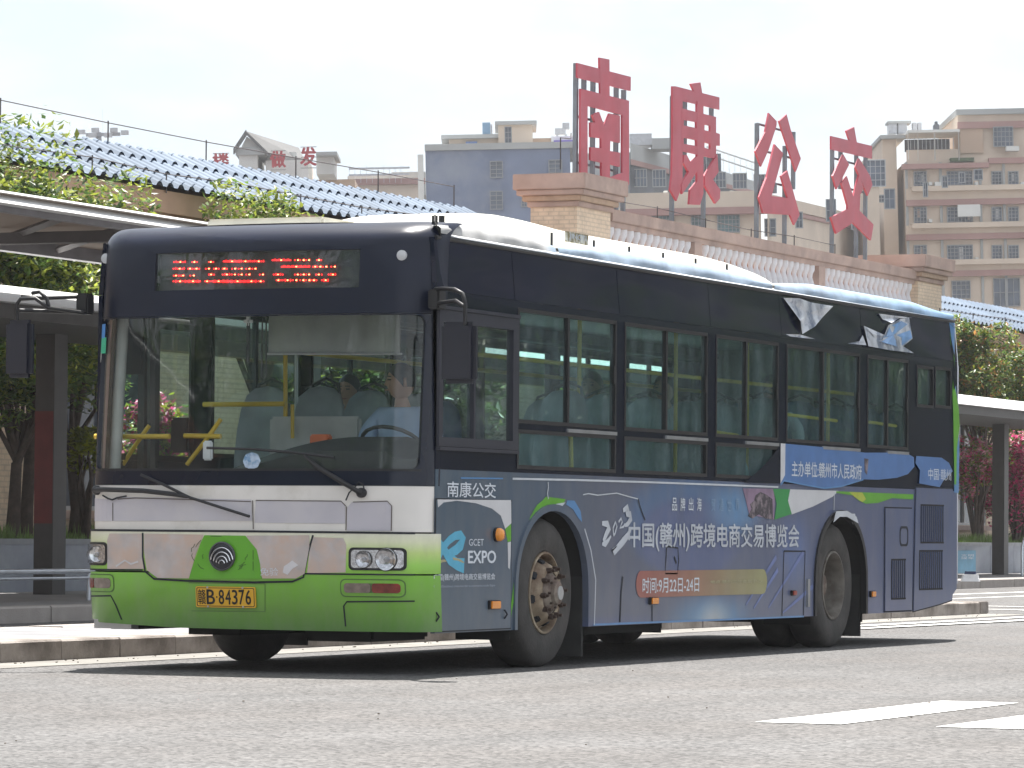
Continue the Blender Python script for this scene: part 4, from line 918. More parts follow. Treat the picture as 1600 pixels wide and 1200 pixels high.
MB().b2((-1.2, .75, .74), (-1.15, .95, 2.6)).build('door_pillar', dark_i, bus)
# front door leaves on the kerb side
for a_, b_ in ((.45, 1.0), (1.02, 1.58), (5.18, 5.78), (5.82, 6.42)):
    fr = sheet('door_leaf', [rect(a_, 1.40, b_, 2.36), rect(a_+.05, 1.44, b_-.05, 2.31)], SMR, -.05, -.035, blackt, bus); sheet('pane', [rect(a_+.05, 1.44, b_-.05, 2.31)], SMR, -.045, -.041, gl_far, fr)
# dashboard
db = MB(); N = 24
for i in range(N+1):
    x = -.35+1.5*i/N; t = i/N; h = 1.33+.22*math.sin(min(1, t*1.5)*math.pi/2) if t < .9 else 1.50
    for y, z in ((FS(x, 1.3).y+.06, .75), (FS(x, 1.3).y+.06, h-.10), (.45, h), (.70, h-.02), (.80, h-.2), (.80, .75)): db.v.append(Vector((x, y, z)))
db.f = [(i*6+k, i*6+k+1, (i+1)*6+k+1, (i+1)*6+k) for i in range(N) for k in range(5)]
db.build('dashboard', dark_i, bus, smooth=50)
sw_ = MB(); q0 = Vector((.62, .98, 1.50)); rot = Matrix.Rotation(R(-35), 3, 'X')
sw_.tube([q0+rot @ Vector((.22*math.cos(t), .22*math.sin(t), 0)) for t in [2*math.pi*k/20 for k in range(21)]], .014, 6).tube([q0+Vector((0, 0, -.02)), (.62, .75, 1.2)], .03, 8).build('steering_wheel', dark_i, bus, smooth=50)
MB().b2((.2, .55, 1.50), (.34, .62, 1.57)).build('dash_monitor', mat('orange_cloth', (.5, .12, .04), .7), bus, bevel=.01)
def intube(pts, y, r_=.018, mt=yel): return MB().tube([on(1, y, *p) for p in pts], r_, 8).build('handrail', mt, bus, smooth=50)
intube([(148, 682), (265, 682)], .5, .018); intube([(288, 681), (345, 682)], .7); intube([(318, 632), (446, 631)], 1.5); intube([(446, 520), (446, 690)], 1.6, .016); intube([(457, 632), (457, 685)], 1.5, .014)
intube([(345, 655), (320, 690), (292, 726)], .7, .016); intube([(233, 665), (212, 695), (192, 726)], .6, .016); intube([(463, 540), (463, 660)], 2.6, .014, alu)
for y_, a_, b_ in ((3.45, 1.0, 2.1), (5.4, 1.0, 2.1), (7.0, 1.0, 2.2), (9.0, 1.0, 2.2)): MB().tube([(a_-.05, y_, .74), (a_-.05, y_, 2.5)], .017, 8).build('handrail', yel, bus, smooth=50)
for x_, z_ in ((.75, 2.16), (-.75, 2.20)): MB().tube([(x_, 1.9, z_), (x_, 10.5, z_)], .016, 8).build('handrail', yel, bus, smooth=50)
for y0_, y1_, z_ in ((7.1, 8.6, 1.90), (9.15, 10.2, 1.90), (5.5, 6.2, 1.72), (4.6, 4.9, 1.66)): MB().tube([(1.16, y0_, z_), (1.16, y1_, z_-.02)], .014, 8).build('handrail', yel, bus, smooth=50)
MB().tube([(1.12, 2.9, 1.35), (1.12, 2.88, 1.6), (1.12, 2.8, 1.68)], .018, 8).build('handrail', yel, bus, smooth=50)
p0, p1 = on(1, .42, 420, 480), on(1, .42, 624, 553); MB().b2((p0.x, .42, p1.z), (p1.x, .43, p0.z)).build('sun_blind', mat('blind', (.20, .205, .20), .7), bus)
MB().tube([on(1, .41, 418, 553), on(1, .41, 628, 553)], .008, 6).build('blind_rod', alu, bus)
p0, p1 = on(1, .55, 180, 492), on(1, .55, 221, 585); MB().b2((p0.x, .55, p1.z), (p1.x, .59, p0.z)).build('display_screen', dark_i, bus, bevel=.008)
MB().tube([on(1, .75, 238, 488), on(1, .75, 238, 745)], .035, 6).build('door_post', dark_i, bus)
MB().tube([on(1, .42, 176, 500), on(1, .42, 174, 560), on(1, .42, 172, 700)], .022, 8).build('door_post', dark_i, bus)
MB().tube([(-1.15, .34, 1.3), (-1.13, .40, 2.36)], .04, 8).build('pillar_trim', mat('pillar_grey', (.42, .43, .42), .5), bus, smooth=50)
MB().tube([(1.185, .34, 1.3), (1.18, .40, 2.36)], .018, 8).build('pillar_trim', mat('pillar_grey', (.42, .43, .42), .5), bus, smooth=50)
MB().tube([(-1.22, .30, 1.34), (-1.205, .36, 2.34)], .014, 8).build('grab_pole', mat('pole_salmon', (.45, .28, .26), .4), bus, smooth=50)
MB().box(on(1, .35, 388, 502), (.06, .06, .06)).build('camera_dome', mat('dome', (.6, .6, .6), .3), bus, bevel=.02); MB().tube([on(1, .35, 388, 505), on(1, .35, 387, 566)], .012, 6).build('camera_stem', dark_i, bus)
MB().tube([on(1, .38, *p) for p in ((410, 495), (409, 588), (413, 592), (416, 588), (416, 495))], .005, 6).build('hanging_strap', dark_i, bus)
p = on(1, .22, 325, 704); MB().box(p, (.07, .03, .13)).build('card_reader', mat('device_white', (.7, .7, .74), .4), bus, bevel=.01)
x_, z_ = FP((392, 720)); sheet('sticker', [ell(x_, z_, .065, .058, 8)], FSc, -.012, -.011, mat('stk_pale', (.45, .55, .68), .5, var=.2, scale=30, col2=(.1, .25, .45)), bus, cuts=CX)
p = on(1, .9, 283, 680); MB().box(p, (.14, .06, .24)).build('ticket_machine', dark_i, bus, bevel=.015)
MB().b2((-.60, 1.55, .74), (.10, 1.60, 1.72)).build('partition', mat('partition', (.55, .56, .56), .5), bus, bevel=.02)
p0, p1 = on(1, 1.53, 418, 630), on(1, 1.53, 388, 700)
sheet('notice', [[(-.42, 1.62-.12), (-.22, 1.5), (-.22, 1.42), (-.28, 1.42), (-.28, 1.15), (-.38, 1.15), (-.38, 1.4), (-.42, 1.4)]], YM(1.545), 0, .003, mat('notice_white', (.6, .6, .6), .6), bus)
MB().b2((.30, 1.72, .74), (1.10, 1.78, 2.3)).build('driver_partition', glass('driver_screen', (.75, .8, .8)), bus)
# seats
sp_ = MB()
def seatmesh():
    m_ = MB(); N = 14; vs = []
    # rounded back shell
    for zi, (z, hw, yy) in enumerate([(.42, .20, 0), (.6, .205, .02), (.8, .20, .05), (.95, .185, .08), (1.05, .15, .10), (1.10, .09, .11), (1.115, .0, .112)]):
        for k in range(9):
            t = -1+2*k/8; vs.append((hw*t, yy-.05*t*t, z))
    m_.add(vs, [(i*9+k, i*9+k+1, (i+1)*9+k+1, (i+1)*9+k) for i in range(6) for k in range(8)])
    m_.add([(v[0], v[1]+.035, v[2]) for v in vs], [(i*9+k, (i+1)*9+k, (i+1)*9+k+1, i*9+k+1) for i in range(6) for k in range(8)])
    back = m_.mesh('seat_back'); back.shade_smooth()
    q = MB().b2((-.205, -.40, .40), (.205, .02, .46)).b2((-.03, -.2, 0), (.03, -.1, .4)); me2 = q.mesh('seat_base')
    tu = MB().tube([(-.13, .12, .98), (-.10, .14, 1.13), (0, .15, 1.17), (.10, .14, 1.13), (.13, .12, .98)], .012, 6).mesh('seat_handle')
    me2.materials.append(seat_m); tu.materials.append(dark_i); return back, me2, tu
sbk, sbs, shn = seatmesh(); sbk.materials.append(seat_m); sbk2 = sbk.copy(); sbk2.materials.clear(); sbk2.materials.append(seat_c)
def seat(x, y, z, back=sbk):
    s = link('seat', back, None, bus, (x, y, z)); link('seat_base', sbs, None, s, (0, 0, 0)); link('seat_handle', shn, None, s, (0, 0, 0))
for y in (2.15, 2.95, 3.75): seat(-.95, y, .72+.12, sbk2); seat(-.52, y, .84, sbk2)
for y in (3.1, 3.9, 4.75, 5.6, 6.4): seat(.95, y, .84, sbk2); 
for y in (4.75, 5.6, 6.4): seat(.52, y, .84)
for y in (7.3, 8.15, 9.0, 9.85, 10.7):
    for x in (-.95, -.5, .5, .95): seat(x, y, .84+.08, sbk2 if y < 8 else sbk)
MB().b2((-.79, 6.75, .745), (.79, 11.55, 1.05)).build('raised_floor', floor_m, bus)

# ================================================================== PEOPLE
skin_m = mat('skin', (.42, .25, .18), .6, var=.05); hair_m = mat('hair', (.012, .011, .011), .5)
def skinned(joints, edges, name, mt, parent, sub=2, loc=None):
    me = bpy.data.meshes.new(name); me.from_pydata([j[0] for j in joints], edges, []); ob = bpy.data.objects.new('tmp', me); COL.objects.link(ob)
    md = ob.modifiers.new('s', 'SKIN'); md.use_smooth_shade = True
    for i, j in enumerate(joints):
        r_ = j[1] if isinstance(j[1], tuple) else (j[1], j[1]); me.skin_vertices[0].data[i].radius = r_
    me.skin_vertices[0].data[0].use_root = True
    sb = ob.modifiers.new('u', 'SUBSURF'); sb.levels = sub; sb.render_levels = sub
    dg = bpy.context.evaluated_depsgraph_get(); m2 = bpy.data.meshes.new_from_object(ob.evaluated_get(dg)); bpy.data.objects.remove(ob)
    m2.name = name; m2.materials.clear(); m2.materials.append(mt); m2.shade_smooth(); return link(name, m2, None, parent)
def person(label, loc, rz, shirt, hands=None, turn=0, cap=False, grp=None):
    """seated adult facing local -y; loc is the hip on the seat"""
    root = thing('person', label, 'person', loc, grp, rot=(0, 0, rz)); sm = mat(*shirt)
    hr = hands[0] if hands else (.20, -.38, .10); hl_ = hands[1] if hands else (-.20, -.38, .10)
    J = [((0, 0, .08), (.15, .11)), ((0, .02, .25), (.12, .085)), ((0, .03, .44), (.12, .08)), ((0, .03, .56), (.08, .055)), ((0, .01, .62), .052), ((0, -.01, .68), .05),
         ((.17, .03, .54), .048), ((.235, .0, .42), .050), ((.27, -.05, .22), .048), (hr, .034),
         ((-.17, .03, .54), .048), ((-.235, .0, .42), .050), ((-.27, -.05, .22), .048), (hl_, .034),
         ((.11, -.06, .06), .095), ((.12, -.42, .07), .075), ((.12, -.44, -.35), .05), ((-.11, -.06, .06), .095), ((-.12, -.42, .07), .075), ((-.12, -.44, -.35), .05)]
    E = [(0, 1), (1, 2), (2, 3), (3, 4), (4, 5), (2, 6), (6, 7), (7, 8), (8, 9), (2, 10), (10, 11), (11, 12), (12, 13), (0, 14), (14, 15), (15, 16), (0, 17), (17, 18), (18, 19)]
    skinned([(a, b) for a, b in J], E, 'body', skin_m, root)
    # shirt: same skeleton, slightly larger, short sleeves
    JS = [((0, 0, .06), (.165, .125)), ((0, .02, .25), (.16, .12)), ((0, .03, .43), (.18, .13)), ((0, .03, .575), (.13, .10)), ((.17, .03, .545), .078), ((.238, .0, .44), .074), ((.258, -.03, .30), .070),
          ((-.17, .03, .545), .078), ((-.238, .0, .44), .074), ((-.258, -.03, .30), .070)]
    skinned(JS, [(0, 1), (1, 2), (2, 3), (2, 4), (4, 5), (5, 6), (2, 7), (7, 8), (8, 9)], 'shirt', sm, root)
    skinned([((.0, .0, .03), (.16, .12)), ((.11, -.06, .05), .105), ((.12, -.42, .06), .09), ((.12, -.44, -.33), .06), ((-.11, -.06, .05), .105), ((-.12, -.42, .06), .09), ((-.12, -.44, -.33), .06)], [(0, 1), (1, 2), (2, 3), (0, 4), (4, 5), (5, 6)], 'trousers', mat('trousers', (.02, .022, .035), .8), root)
    # head
    h = MB(); N, M = 16, 12; cz = .768; rt = Matrix.Rotation(turn, 3, 'Z')
    def headpt(th, ph, g=0):
        x, y, z = math.sin(ph)*math.sin(th), -math.sin(ph)*math.cos(th), math.cos(ph)
        rx, ry, rz_ = .078+g, .098+g, .118+g
        if z < 0: rx *= 1+z*.28; ry *= 1+z*.10
        p = Vector((x*rx, y*ry-.012*max(0, -z)*(1 if y < 0 else -1), z*rz_)); return p
    for i in range(M+1):
        for k in range(N): h.v.append(rt @ headpt(2*math.pi*k/N, math.pi*i/M)+Vector((0, -.015, cz)))
    h.f = [(i*N+k, i*N+(k+1) % N, (i+1)*N+(k+1) % N, (i+1)*N+k) for i in range(M) for k in range(N)]
    def hp(x, y, z): return rt @ Vector((x, y, z))+Vector((0, -.015, cz))
    hd = h.build('head', skin_m, root, smooth=80, fix=True) if False else None
    o0 = Vector(loc); me = h.mesh('head'); me.shade_smooth(); hd = link('head', me, skin_m, root)
    def sub(nm, mb, mt): m_ = mb.mesh(nm); m_.shade_smooth(); return link(nm, m_, mt, hd)
    sub('nose', MB().add([hp(0, -.092, .03), hp(.016, -.088, -.028), hp(-.016, -.088, -.028), hp(0, -.118, -.025), hp(0, -.09, -.036)], [(0, 3, 1), (0, 2, 3), (3, 4, 1), (3, 2, 4)]), skin_m)
    for s in (1, -1):
        sub('ear', MB().box(hp(s*.078, .012, -.005), (.014, .035, .058)), skin_m)
        sub('eye', MB().box(hp(s*.031, -.088, .012), (.026, .008, .010)), mat('eye_dark', (.03, .02, .02), .3)); sub('eyebrow', MB().box(hp(s*.031, -.093, .034), (.036, .006, .007)), hair_m)
    sub('mouth', MB().box(hp(0, -.090, -.058), (.042, .008, .010)), mat('lips', (.30, .12, .10), .5))
    hh = MB()
    for i in range(7):
        for k in range(N):
            th = 2*math.pi*k/N; fr_ = max(0, math.cos(th)); ph = i/6*(math.pi*(.60-.27*fr_)); hh.v.append(rt @ headpt(th, ph, .010)+Vector((0, -.012, cz+.004)))
    hh.f = [(i*N+k, i*N+(k+1) % N, (i+1)*N+(k+1) % N, (i+1)*N+k) for i in range(6) for k in range(N)]
    sub('hair', hh, hair_m)
    # hands with fingers
    for hnd, s in ((hr, 1), (hl_, -1)):
        c = Vector(hnd); jj = [((c.x, c.y, c.z), .030), ((c.x, c.y-.06, c.z), (.036, .018))]; ee = [(0, 1)]
        for f_ in range(4):
            a_ = len(jj); off = (-.03+.02*f_); ln_ = (.065, .075, .07, .055)[f_]
            jj += [((c.x+off, c.y-.085, c.z+.004), .010), ((c.x+off, c.y-.085-ln_*.6, c.z-.012), .009), ((c.x+off, c.y-.085-ln_*.8, c.z-.04), .008)]; ee += [(1, a_), (a_, a_+1), (a_+1, a_+2)]
        a_ = len(jj); jj += [((c.x-s*.045, c.y-.03, c.z), .011), ((c.x-s*.06, c.y-.07, c.z-.01), .010)]; ee += [(0, a_), (a_, a_+1)]
        skinned(jj, ee, 'hand', skin_m, root, 1)
    return root
dp = on(1, 1.40, 636, 597)
person('bus driver in pale blue shirt seen through the windscreen, face turned aside', (dp.x-.05, 1.42, dp.z-.765), 0, ('shirt_blue', (.36, .50, .72), .8), hands=((.16, -.40, .16), (-.16, -.40, .16)), turn=R(-50))
ds = link('driver_seat', sbk, None, bus, (.62, 1.62, .72)); link('seat_base', sbs, None, ds, (0, 0, 0))
person('passenger in white shirt behind the fourth side window of the bus', (.72, 8.25, 1.36), 0, ('shirt_white', (.62, .66, .72), .8))
person('dark-clothed passenger sitting inside behind the first side window', (-.5, 7.3, 1.36), 0, ('shirt_dark', (.05, .05, .07), .8))
person('dark-clothed passenger inside behind the second side window, nearer the middle', (.5, 6.35, 1.30), 0, ('shirt_dark', (.05, .05, .07), .8))
person('passenger in pale top low behind the third side window', (.80, 6.6, 1.02), 0, ('shirt_pale', (.35, .45, .45), .8))
person('dark-haired passenger seen through the windscreen near the yellow rail', (-.95, 3.6, 1.20), 0, ('shirt_brown', (.10, .08, .07), .8))

# ================================================================== STATION BEHIND THE BUS
LEAN = (0, -R(1.7), 0)          # the road falls away towards the camera: uprights stand off its normal
DX = -16.0
tile = brick_mat('wall_tiles', (.70, .55, .41), (.67, .52, .385), (.56, .44, .33), .20, .075, 'ZS')
mauve = mat('parapet_paint', (.40, .29, .25), .75, var=.18, scale=2, col2=(.25, .19, .17), thr=(.52, .75))
tan = mat('fascia_paint', (.42, .27, .19), .75, var=.12, scale=2, col2=(.3, .2, .15), thr=(.55, .75))
st = thing('station_building', 'long low tiled bus station hall with blue corrugated roof and parapet', 'building', (DX, 40, 0))
sheet('wall', [rect(-30, .1, 100, 5.6)]+[rect(y, 1.2, y+3.4, 3.6) for y in (19.5, 26.2, 33, 50, 57, 68, 75)], XM(DX-.35), -.25, 0, tile, st)
for y in (19.5, 26.2, 33, 50, 57, 68, 75):
    wf = sheet('window', [rect(y, 1.2, y+3.4, 3.6), rect(y+.06, 1.26, y+1.66, 3.54), rect(y+1.74, 1.26, y+3.34, 3.54)], XM(DX-.35), -.12, -.02, mat('alu_frame', (.45, .45, .46), .5), st)
    sheet('pane', [rect(y+.06, 1.26, y+3.34, 3.54)], XM(DX-.35), -.08, -.07, mat('window_dark', (.05, .06, .08), .1, var=.3), wf)
    MB().b2((DX-.35, y-.1, 1.08), (DX-.2, y+3.5, 1.19)).build('sill', mauve, wf)
MB().b2((DX-.35, -30, 5.25), (DX-.05, 100, 5.55)).build('eaves_fascia', tan, st)
MB().b2((DX-.35, -30, 5.56), (DX+.10, 100, 5.76)).build('eaves_cornice', tan, st)
MB().b2((DX-6, -30, 5.3), (DX-.4, 100, 5.5)).build('ceiling_slab', tan, st)
MB().b2((DX-6.2, -30, 0), (DX-6, 100, 5.5)).build('rear_wall', tan, st)
# corrugated roof: three overlapping courses, ridge inland
rblue = mat('roof_blue', (.10, .14, .20), .6, metal=.0, spec=.25, var=.25, scale=1.2, col2=(.17, .22, .29), thr=(.5, .75))
def corr(y0, y1, parent, nm='roof_sheets'):
    per = .33
    for c in range(3):
        x0, x1 = DX+.28-c*.40, DX+.28-(c+1)*.40-.04; z0 = 5.80+c*.235; z1 = z0+.258; m_ = MB(); n_ = int((y1-y0)/per*6)
        vs = []
        for i in range(n_+1):
            y = y0+(y1-y0)*i/n_; ph = (i % 6); h = (0, .0, .055, .07, .055, .0)[ph]
            for (x, z) in ((x0, z0+.05), (x1, z1)): vs.append((x, y, z+h)); vs.append((x, y, z+h-.006))
        fs = []
        for i in range(n_):
            a_ = i*4; b_ = a_+4; fs += [(a_, b_, b_+2, a_+2), (a_+1, a_+3, b_+3, b_+1), (a_, a_+1, b_+1, b_)]
        m_.add(vs, fs); o = m_.build(nm, rblue, parent, fix=False)
MB().b2((DX-1.0, -30, 5.5), (DX+.12, 100, 5.82)).build('eaves_core', tan, st)
MB().add([(DX-.9, -30, 6.5), (DX-.9, 100, 6.5), (DX-4, 100, 5.5), (DX-4, -30, 5.5)], [(0, 1, 2, 3)]).build('back_slope', tan, st)
corr(-20, 42.0, st); corr(64.8, 100, st)
# lightning rod wires on the roof
wire_m = mat('wire_dark', (.06, .05, .05), .6)
def wire(ypts, x, z, h=.22, n0=0):
    m_ = MB(); P = []
    y = ypts[0]
    while y <= ypts[1]: P.append((x, y, z+h+.03*math.sin(y*1.7))); m_.tube([(x, y, z-.05), (x, y, z+h+.03*math.sin(y*1.7)+.03)], .012, 4); y += ypts[2]
    m_.tube(P, .008, 4); o = m_.build('lightning_conductor', wire_m, st); return o
wire((-2, 42, 2.2), DX+.15, 5.83, .25); wire((-2, 42, 3.1), DX-.92, 6.55, .32); wire((66, 90, 2.6), DX+.15, 5.83, .25); wire((46.4, 62, 2.6), DX-.1, 6.75, .3)
# entrance pillars
def pillar(y0, y1, x0, x1, zt, first):
    p_ = thing('parapet_pillar', 'left tiled parapet pillar with weathered stone cap beside the first red sign character' if first else 'right tiled parapet pillar with stone cap beyond the balustrade', 'pillar', ((x0+x1)/2, (y0+y1)/2, 0), 'capped pillars of the parapet')
    MB().b2((x0, y0, 0), (x1, y1, zt)).build('shaft', tile, p_)
    e = .0
    for k, (o_, h0, h1) in enumerate(((.05, 0, .10), (.12, .102, .20), (.20, .202, .30), (.25, .302, .58))):
        MB().b2((x0-o_, y0-o_, zt+h0), (x1+o_, y1+o_, zt+h1)).build('cap_slab' if k == 3 else 'cap_moulding', mauve if k != 1 else mat('moulding', (.42, .30, .22), .7), p_, bevel=.012)
    return p_
pillar(44.4, 46.0, -16.75, -15.85, 6.76, True); pillar(64.4, 66.15, -16.95, -15.85, 6.60, False)
MB().tube([(-15.6, 43.0, 7.3), (-15.6, 43.0, 7.85), (-15.9, 44.2, 7.95), (-16.1, 44.7, 8.1)], .012, 5).build('lightning_conductor', wire_m, st)
# balustrade
bl = thing('balustrade', 'white baluster parapet with mauve handrail on the station roof', 'balustrade', (DX, 46.1, 5.6))
MB().b2((DX-.15, 46.1, 6.62), (DX+.15, 64.3, 6.84)).build('handrail', mauve, bl, bevel=.015)
MB().b2((DX-.10, 46.1, 6.52), (DX+.10, 64.3, 6.618)).build('rail_moulding', mauve, bl)
MB().b2((DX-.15, 46.1, 5.5), (DX+.15, 64.3, 5.72)).build('plinth', mauve, bl)
bal_m = mat('baluster_white', (.62, .62, .66), .6, var=.12, scale=4)
bme = MB().lathe([(.10, 0), (.10, .05), (.05, .08), (.08, .2), (.105, .3), (.085, .42), (.045, .55), (.055, .62), (.095, .70), (.095, .80)], (0, 0, 0), 'z', 12).mesh('baluster'); bme.shade_smooth(); bme.materials.append(bal_m)
piers = (50.6, 57.9)
y = 46.3
while y < 64.2:
    if min(abs(y-p) for p in piers) > .33: link('baluster', bme, None, bl, (0, y-46.1, .12))
    y += .33
for p in piers: MB().b2((DX-.13, p-.2, 5.72), (DX+.13, p+.2, 6.519)).build('pier', mauve, bl)

# roof sign characters
red_m = mat('sign_red', (.41, .045, .072), .45, var=.15, scale=1.5, col2=(.44, .085, .125), thr=(.42, .72)); steel = mat('sign_steel', (.16, .19, .22), .6, var=.1)
za = lambda pts: ZM(pts, 880, 70, .2668)
zb = lambda pts: ZM(pts, 1150, 150, .20833)
SX = -16.15
def SG(p): q = on(0, SX, p[0], p[1]); return (q.y, q.z)
def letter(label, polys, posts, rails, conv):
    y_ = SG(conv([polys[0][0][0]])[0])[0]; L = thing('sign_letter', label, 'sign', (SX, y_+.5, 5.8), 'red rooftop characters of the bus company')
    fm = MB()
    for k, lps in enumerate(polys):
        fm.addbm(sheetbm([[SG(p) for p in conv(lp)] for lp in lps], XM(SX), -.022+k*.001, .012+k*.003, ()))
    fm.build('character', red_m, L)
    for (a_, b_) in posts:
        pa_, pb2 = conv([a_, b_]); qa, qb = on(0, SX-.09, *pa_), on(0, SX-.09, *pb2); MB().b2((SX-.13, qa.y-.04, 5.7 if b_[1] >= 880 else qb.z), (SX-.055, qa.y+.04, qa.z)).build('sign_post', steel, L)
    for (a_, b_) in rails:
        pa_, pb2 = conv([a_, b_]); qa, qb = on(0, SX-.15, *pa_), on(0, SX-.15, *pb2); MB().b2((SX-.165, qa.y, qa.z-.02), (SX-.135, qb.y, qa.z+.02)).build('frame_rail', steel, L)
letter('first and leftmost red rooftop character, above the left capped pillar', [
  [[(80, 106), (393, 188), (392, 270), (80, 192)]], [[(209, 75), (267, 86), (268, 305), (214, 292)]],
  [[(97, 257), (381, 328), (381, 815), (362, 848), (300, 850), (268, 778), (342, 750), (342, 412), (138, 357), (138, 760), (97, 760)]],
  [[(155, 455), (182, 455), (165, 412), (205, 393), (235, 475), (266, 402), (327, 415), (327, 560), (327, 575), (270, 562), (268, 622), (327, 632), (327, 715), (268, 700), (268, 778), (220, 770), (220, 690), (155, 675), (155, 600), (217, 605), (217, 548), (155, 540)]]],
  [((75, 108), (75, 900)), ((122, 200), (122, 900)), ((175, 200), (175, 900)), ((311, 250), (311, 1000)), ((355, 265), (355, 900))], [((80, 420), (300, 470)), ((80, 690), (300, 740))], za)
letter('second red rooftop character, on two tall posts left of the centre pair', [
  [[(655, 243), (912, 308), (912, 380), (655, 318)]], [[(742, 228), (800, 220), (812, 292), (765, 278)]],
  [[(655, 243), (694, 300), (694, 780), (690, 830), (660, 915), (622, 850), (633, 760), (637, 560), (636, 243)]],
  [[(690, 372), (890, 423), (890, 515), (912, 522), (912, 592), (890, 590), (890, 668), (690, 622)], [(700, 438), (775, 453), (775, 488), (700, 472)], [(700, 543), (775, 558), (775, 592), (700, 580)], [(822, 466), (856, 475), (856, 507), (822, 500)], [(822, 570), (856, 580), (856, 612), (822, 603)]],
  [[(778, 330), (815, 340), (815, 870), (795, 938), (732, 935), (738, 850), (778, 800)]],
  [[(700, 645), (717, 645), (740, 690), (778, 655), (778, 740), (690, 875), (684, 820), (728, 745), (697, 690)]],
  [[(820, 770), (895, 640), (902, 745), (870, 790), (912, 850), (910, 900), (885, 930), (820, 822)]]],
  [((640, 300), (640, 1080)), ((822, 700), (822, 1110)), ((712, 330), (712, 790)), ((868, 370), (868, 800))], [((640, 520), (880, 560))], za)
letter('third red rooftop character, open strokes on a bare steel frame', [
  [[(243, 127), (302, 190), (300, 225), (243, 400), (185, 530), (140, 415), (190, 320), (215, 270)]], [[(320, 188), (375, 137), (405, 250), (482, 470), (445, 568), (335, 240)]],
  [[(285, 362), (348, 430), (262, 750), (382, 765), (332, 600), (380, 560), (470, 880), (470, 895), (432, 968), (400, 892), (200, 880), (165, 760), (225, 610)]]],
  [((158, 205), (172, 1110)), ((367, 375), (370, 1150)), ((180, 600), (180, 780)), ((431, 270), (431, 700)), ((290, 655), (290, 730))], [((158, 208), (431, 245)), ((158, 400), (431, 430)), ((180, 630), (350, 655))], zb)
letter('fourth and rightmost red rooftop character, above the right end of the balustrade', [
  [[(710, 300), (1017, 375), (1017, 470), (710, 400)]], [[(822, 260), (882, 232), (903, 352), (848, 338)]],
  [[(800, 438), (843, 515), (750, 700), (720, 600)]], [[(918, 468), (1000, 600), (1017, 665), (983, 748), (890, 535)]],
  [[(785, 655), (825, 602), (873, 755), (916, 590), (950, 690), (925, 740), (920, 860), (1025, 965), (1005, 1083), (870, 950), (745, 1033), (705, 910), (830, 850), (830, 820)]]],
  [((722, 400), (728, 1130)), ((785, 400), (787, 700)), ((903, 440), (905, 1150)), ((972, 460), (975, 1110))], [((722, 465), (972, 490)), ((800, 685), (960, 690))], zb)

# planter wall and shelter
planter_m = mat('planter_granite', (.26, .28, .33), .6, var=.12, scale=3, col2=(.34, .36, .40), thr=(.45, .7))
pw = thing('planter_wall', 'grey granite-faced planter wall running behind the shelters', 'wall', (-13.9, 40, 0))
capme = MB().b2((-.12, .01, .62), (.12, 1.79, .69)).mesh('coping_slab'); capme.materials.append(mat('coping', (.30, .31, .33), .7)); slme = MB().b2((-.10, .012, 0), (.10, 1.788, .62)).mesh('facing_slab'); slme.materials.append(planter_m)
y = 2.
while y < 84: link('facing_slab', slme, None, pw, (random.uniform(-.004, .004), y-40, .12)); link('coping_slab', capme, None, pw, (0, y-40, .12)); y += 1.8
soil = MB().b2((-15.9, 0, 0), (-14.01, 90, .70)).build('planter_soil', mat('soil', (.07, .05, .035), .95, bump=.5), None); tag(soil, kind='structure')
# grass
gm = mat('grass', (.15, .24, .05), .6, var=.3, scale=3); gb = MB()
rg = random.Random(3)
def grass(y0, y1, n):
    for _ in range(n):
        x, y = rg.uniform(-15.6, -13.95), rg.uniform(y0, y1); h = rg.uniform(.10, .30)*(1.2 if math.sin(y*1.3) > 0 else .7); a = rg.uniform(0, 6.28); dx, dy = .018*math.cos(a), .018*math.sin(a); lx, ly = rg.uniform(-.08, .08), rg.uniform(-.08, .08)
        k = len(gb.v); gb.v += [Vector((x-dx, y-dy, .69)), Vector((x+dx, y+dy, .69)), Vector((x+lx, y+ly, .69+h))]; gb.f.append((k, k+1, k+2))
grass(18, 28, 9000); grass(28, 58, 3000); grass(58, 70, 9000)
tag(gb.build('grass', gm, None, fix=False), 'uncut green grass growing along the top of the planter', 'grass', kind='stuff')
# bus shelter (long one with posts)
shm = mat('shelter_steel', (.045, .042, .042), .5, var=.15); shw = mat('shelter_roof', (.70, .70, .70), .5, var=.06, scale=3); red_p = mat('post_red', (.12, .016, .018), .55, var=.15)
sh = thing('bus_shelter', 'long flat shelter with white roof edge on dark square posts', 'bus shelter', (-12.6, 40, .14))
MB().add([(x, y, z) for y in (6, 63.5) for x, z in ((-13.6, 3.45), (-11.0, 3.45), (-11.3, 3.66), (-13.6, 3.66))], [(0, 1, 2, 3), (7, 6, 5, 4), (0, 4, 5, 1), (1, 5, 6, 2), (2, 6, 7, 3), (3, 7, 4, 0)]).build('roof', shw, sh)
MB().b2((-13.5, 6.1, 3.28), (-11.15, 63.4, 3.448)).build('roof_beam', shm, sh)
for y in (19.75, 29.8, 39.8, 49.8, 59.85, 9.8):
    MB().b2((-12.72, y-.16, .14), (-12.46, y+.16, 3.28)).build('post', shm, sh)
MB().b2((-12.72, 19.586, 1.0), (-12.47, 19.589, 2.35)).build('post_panel', red_p, sh)
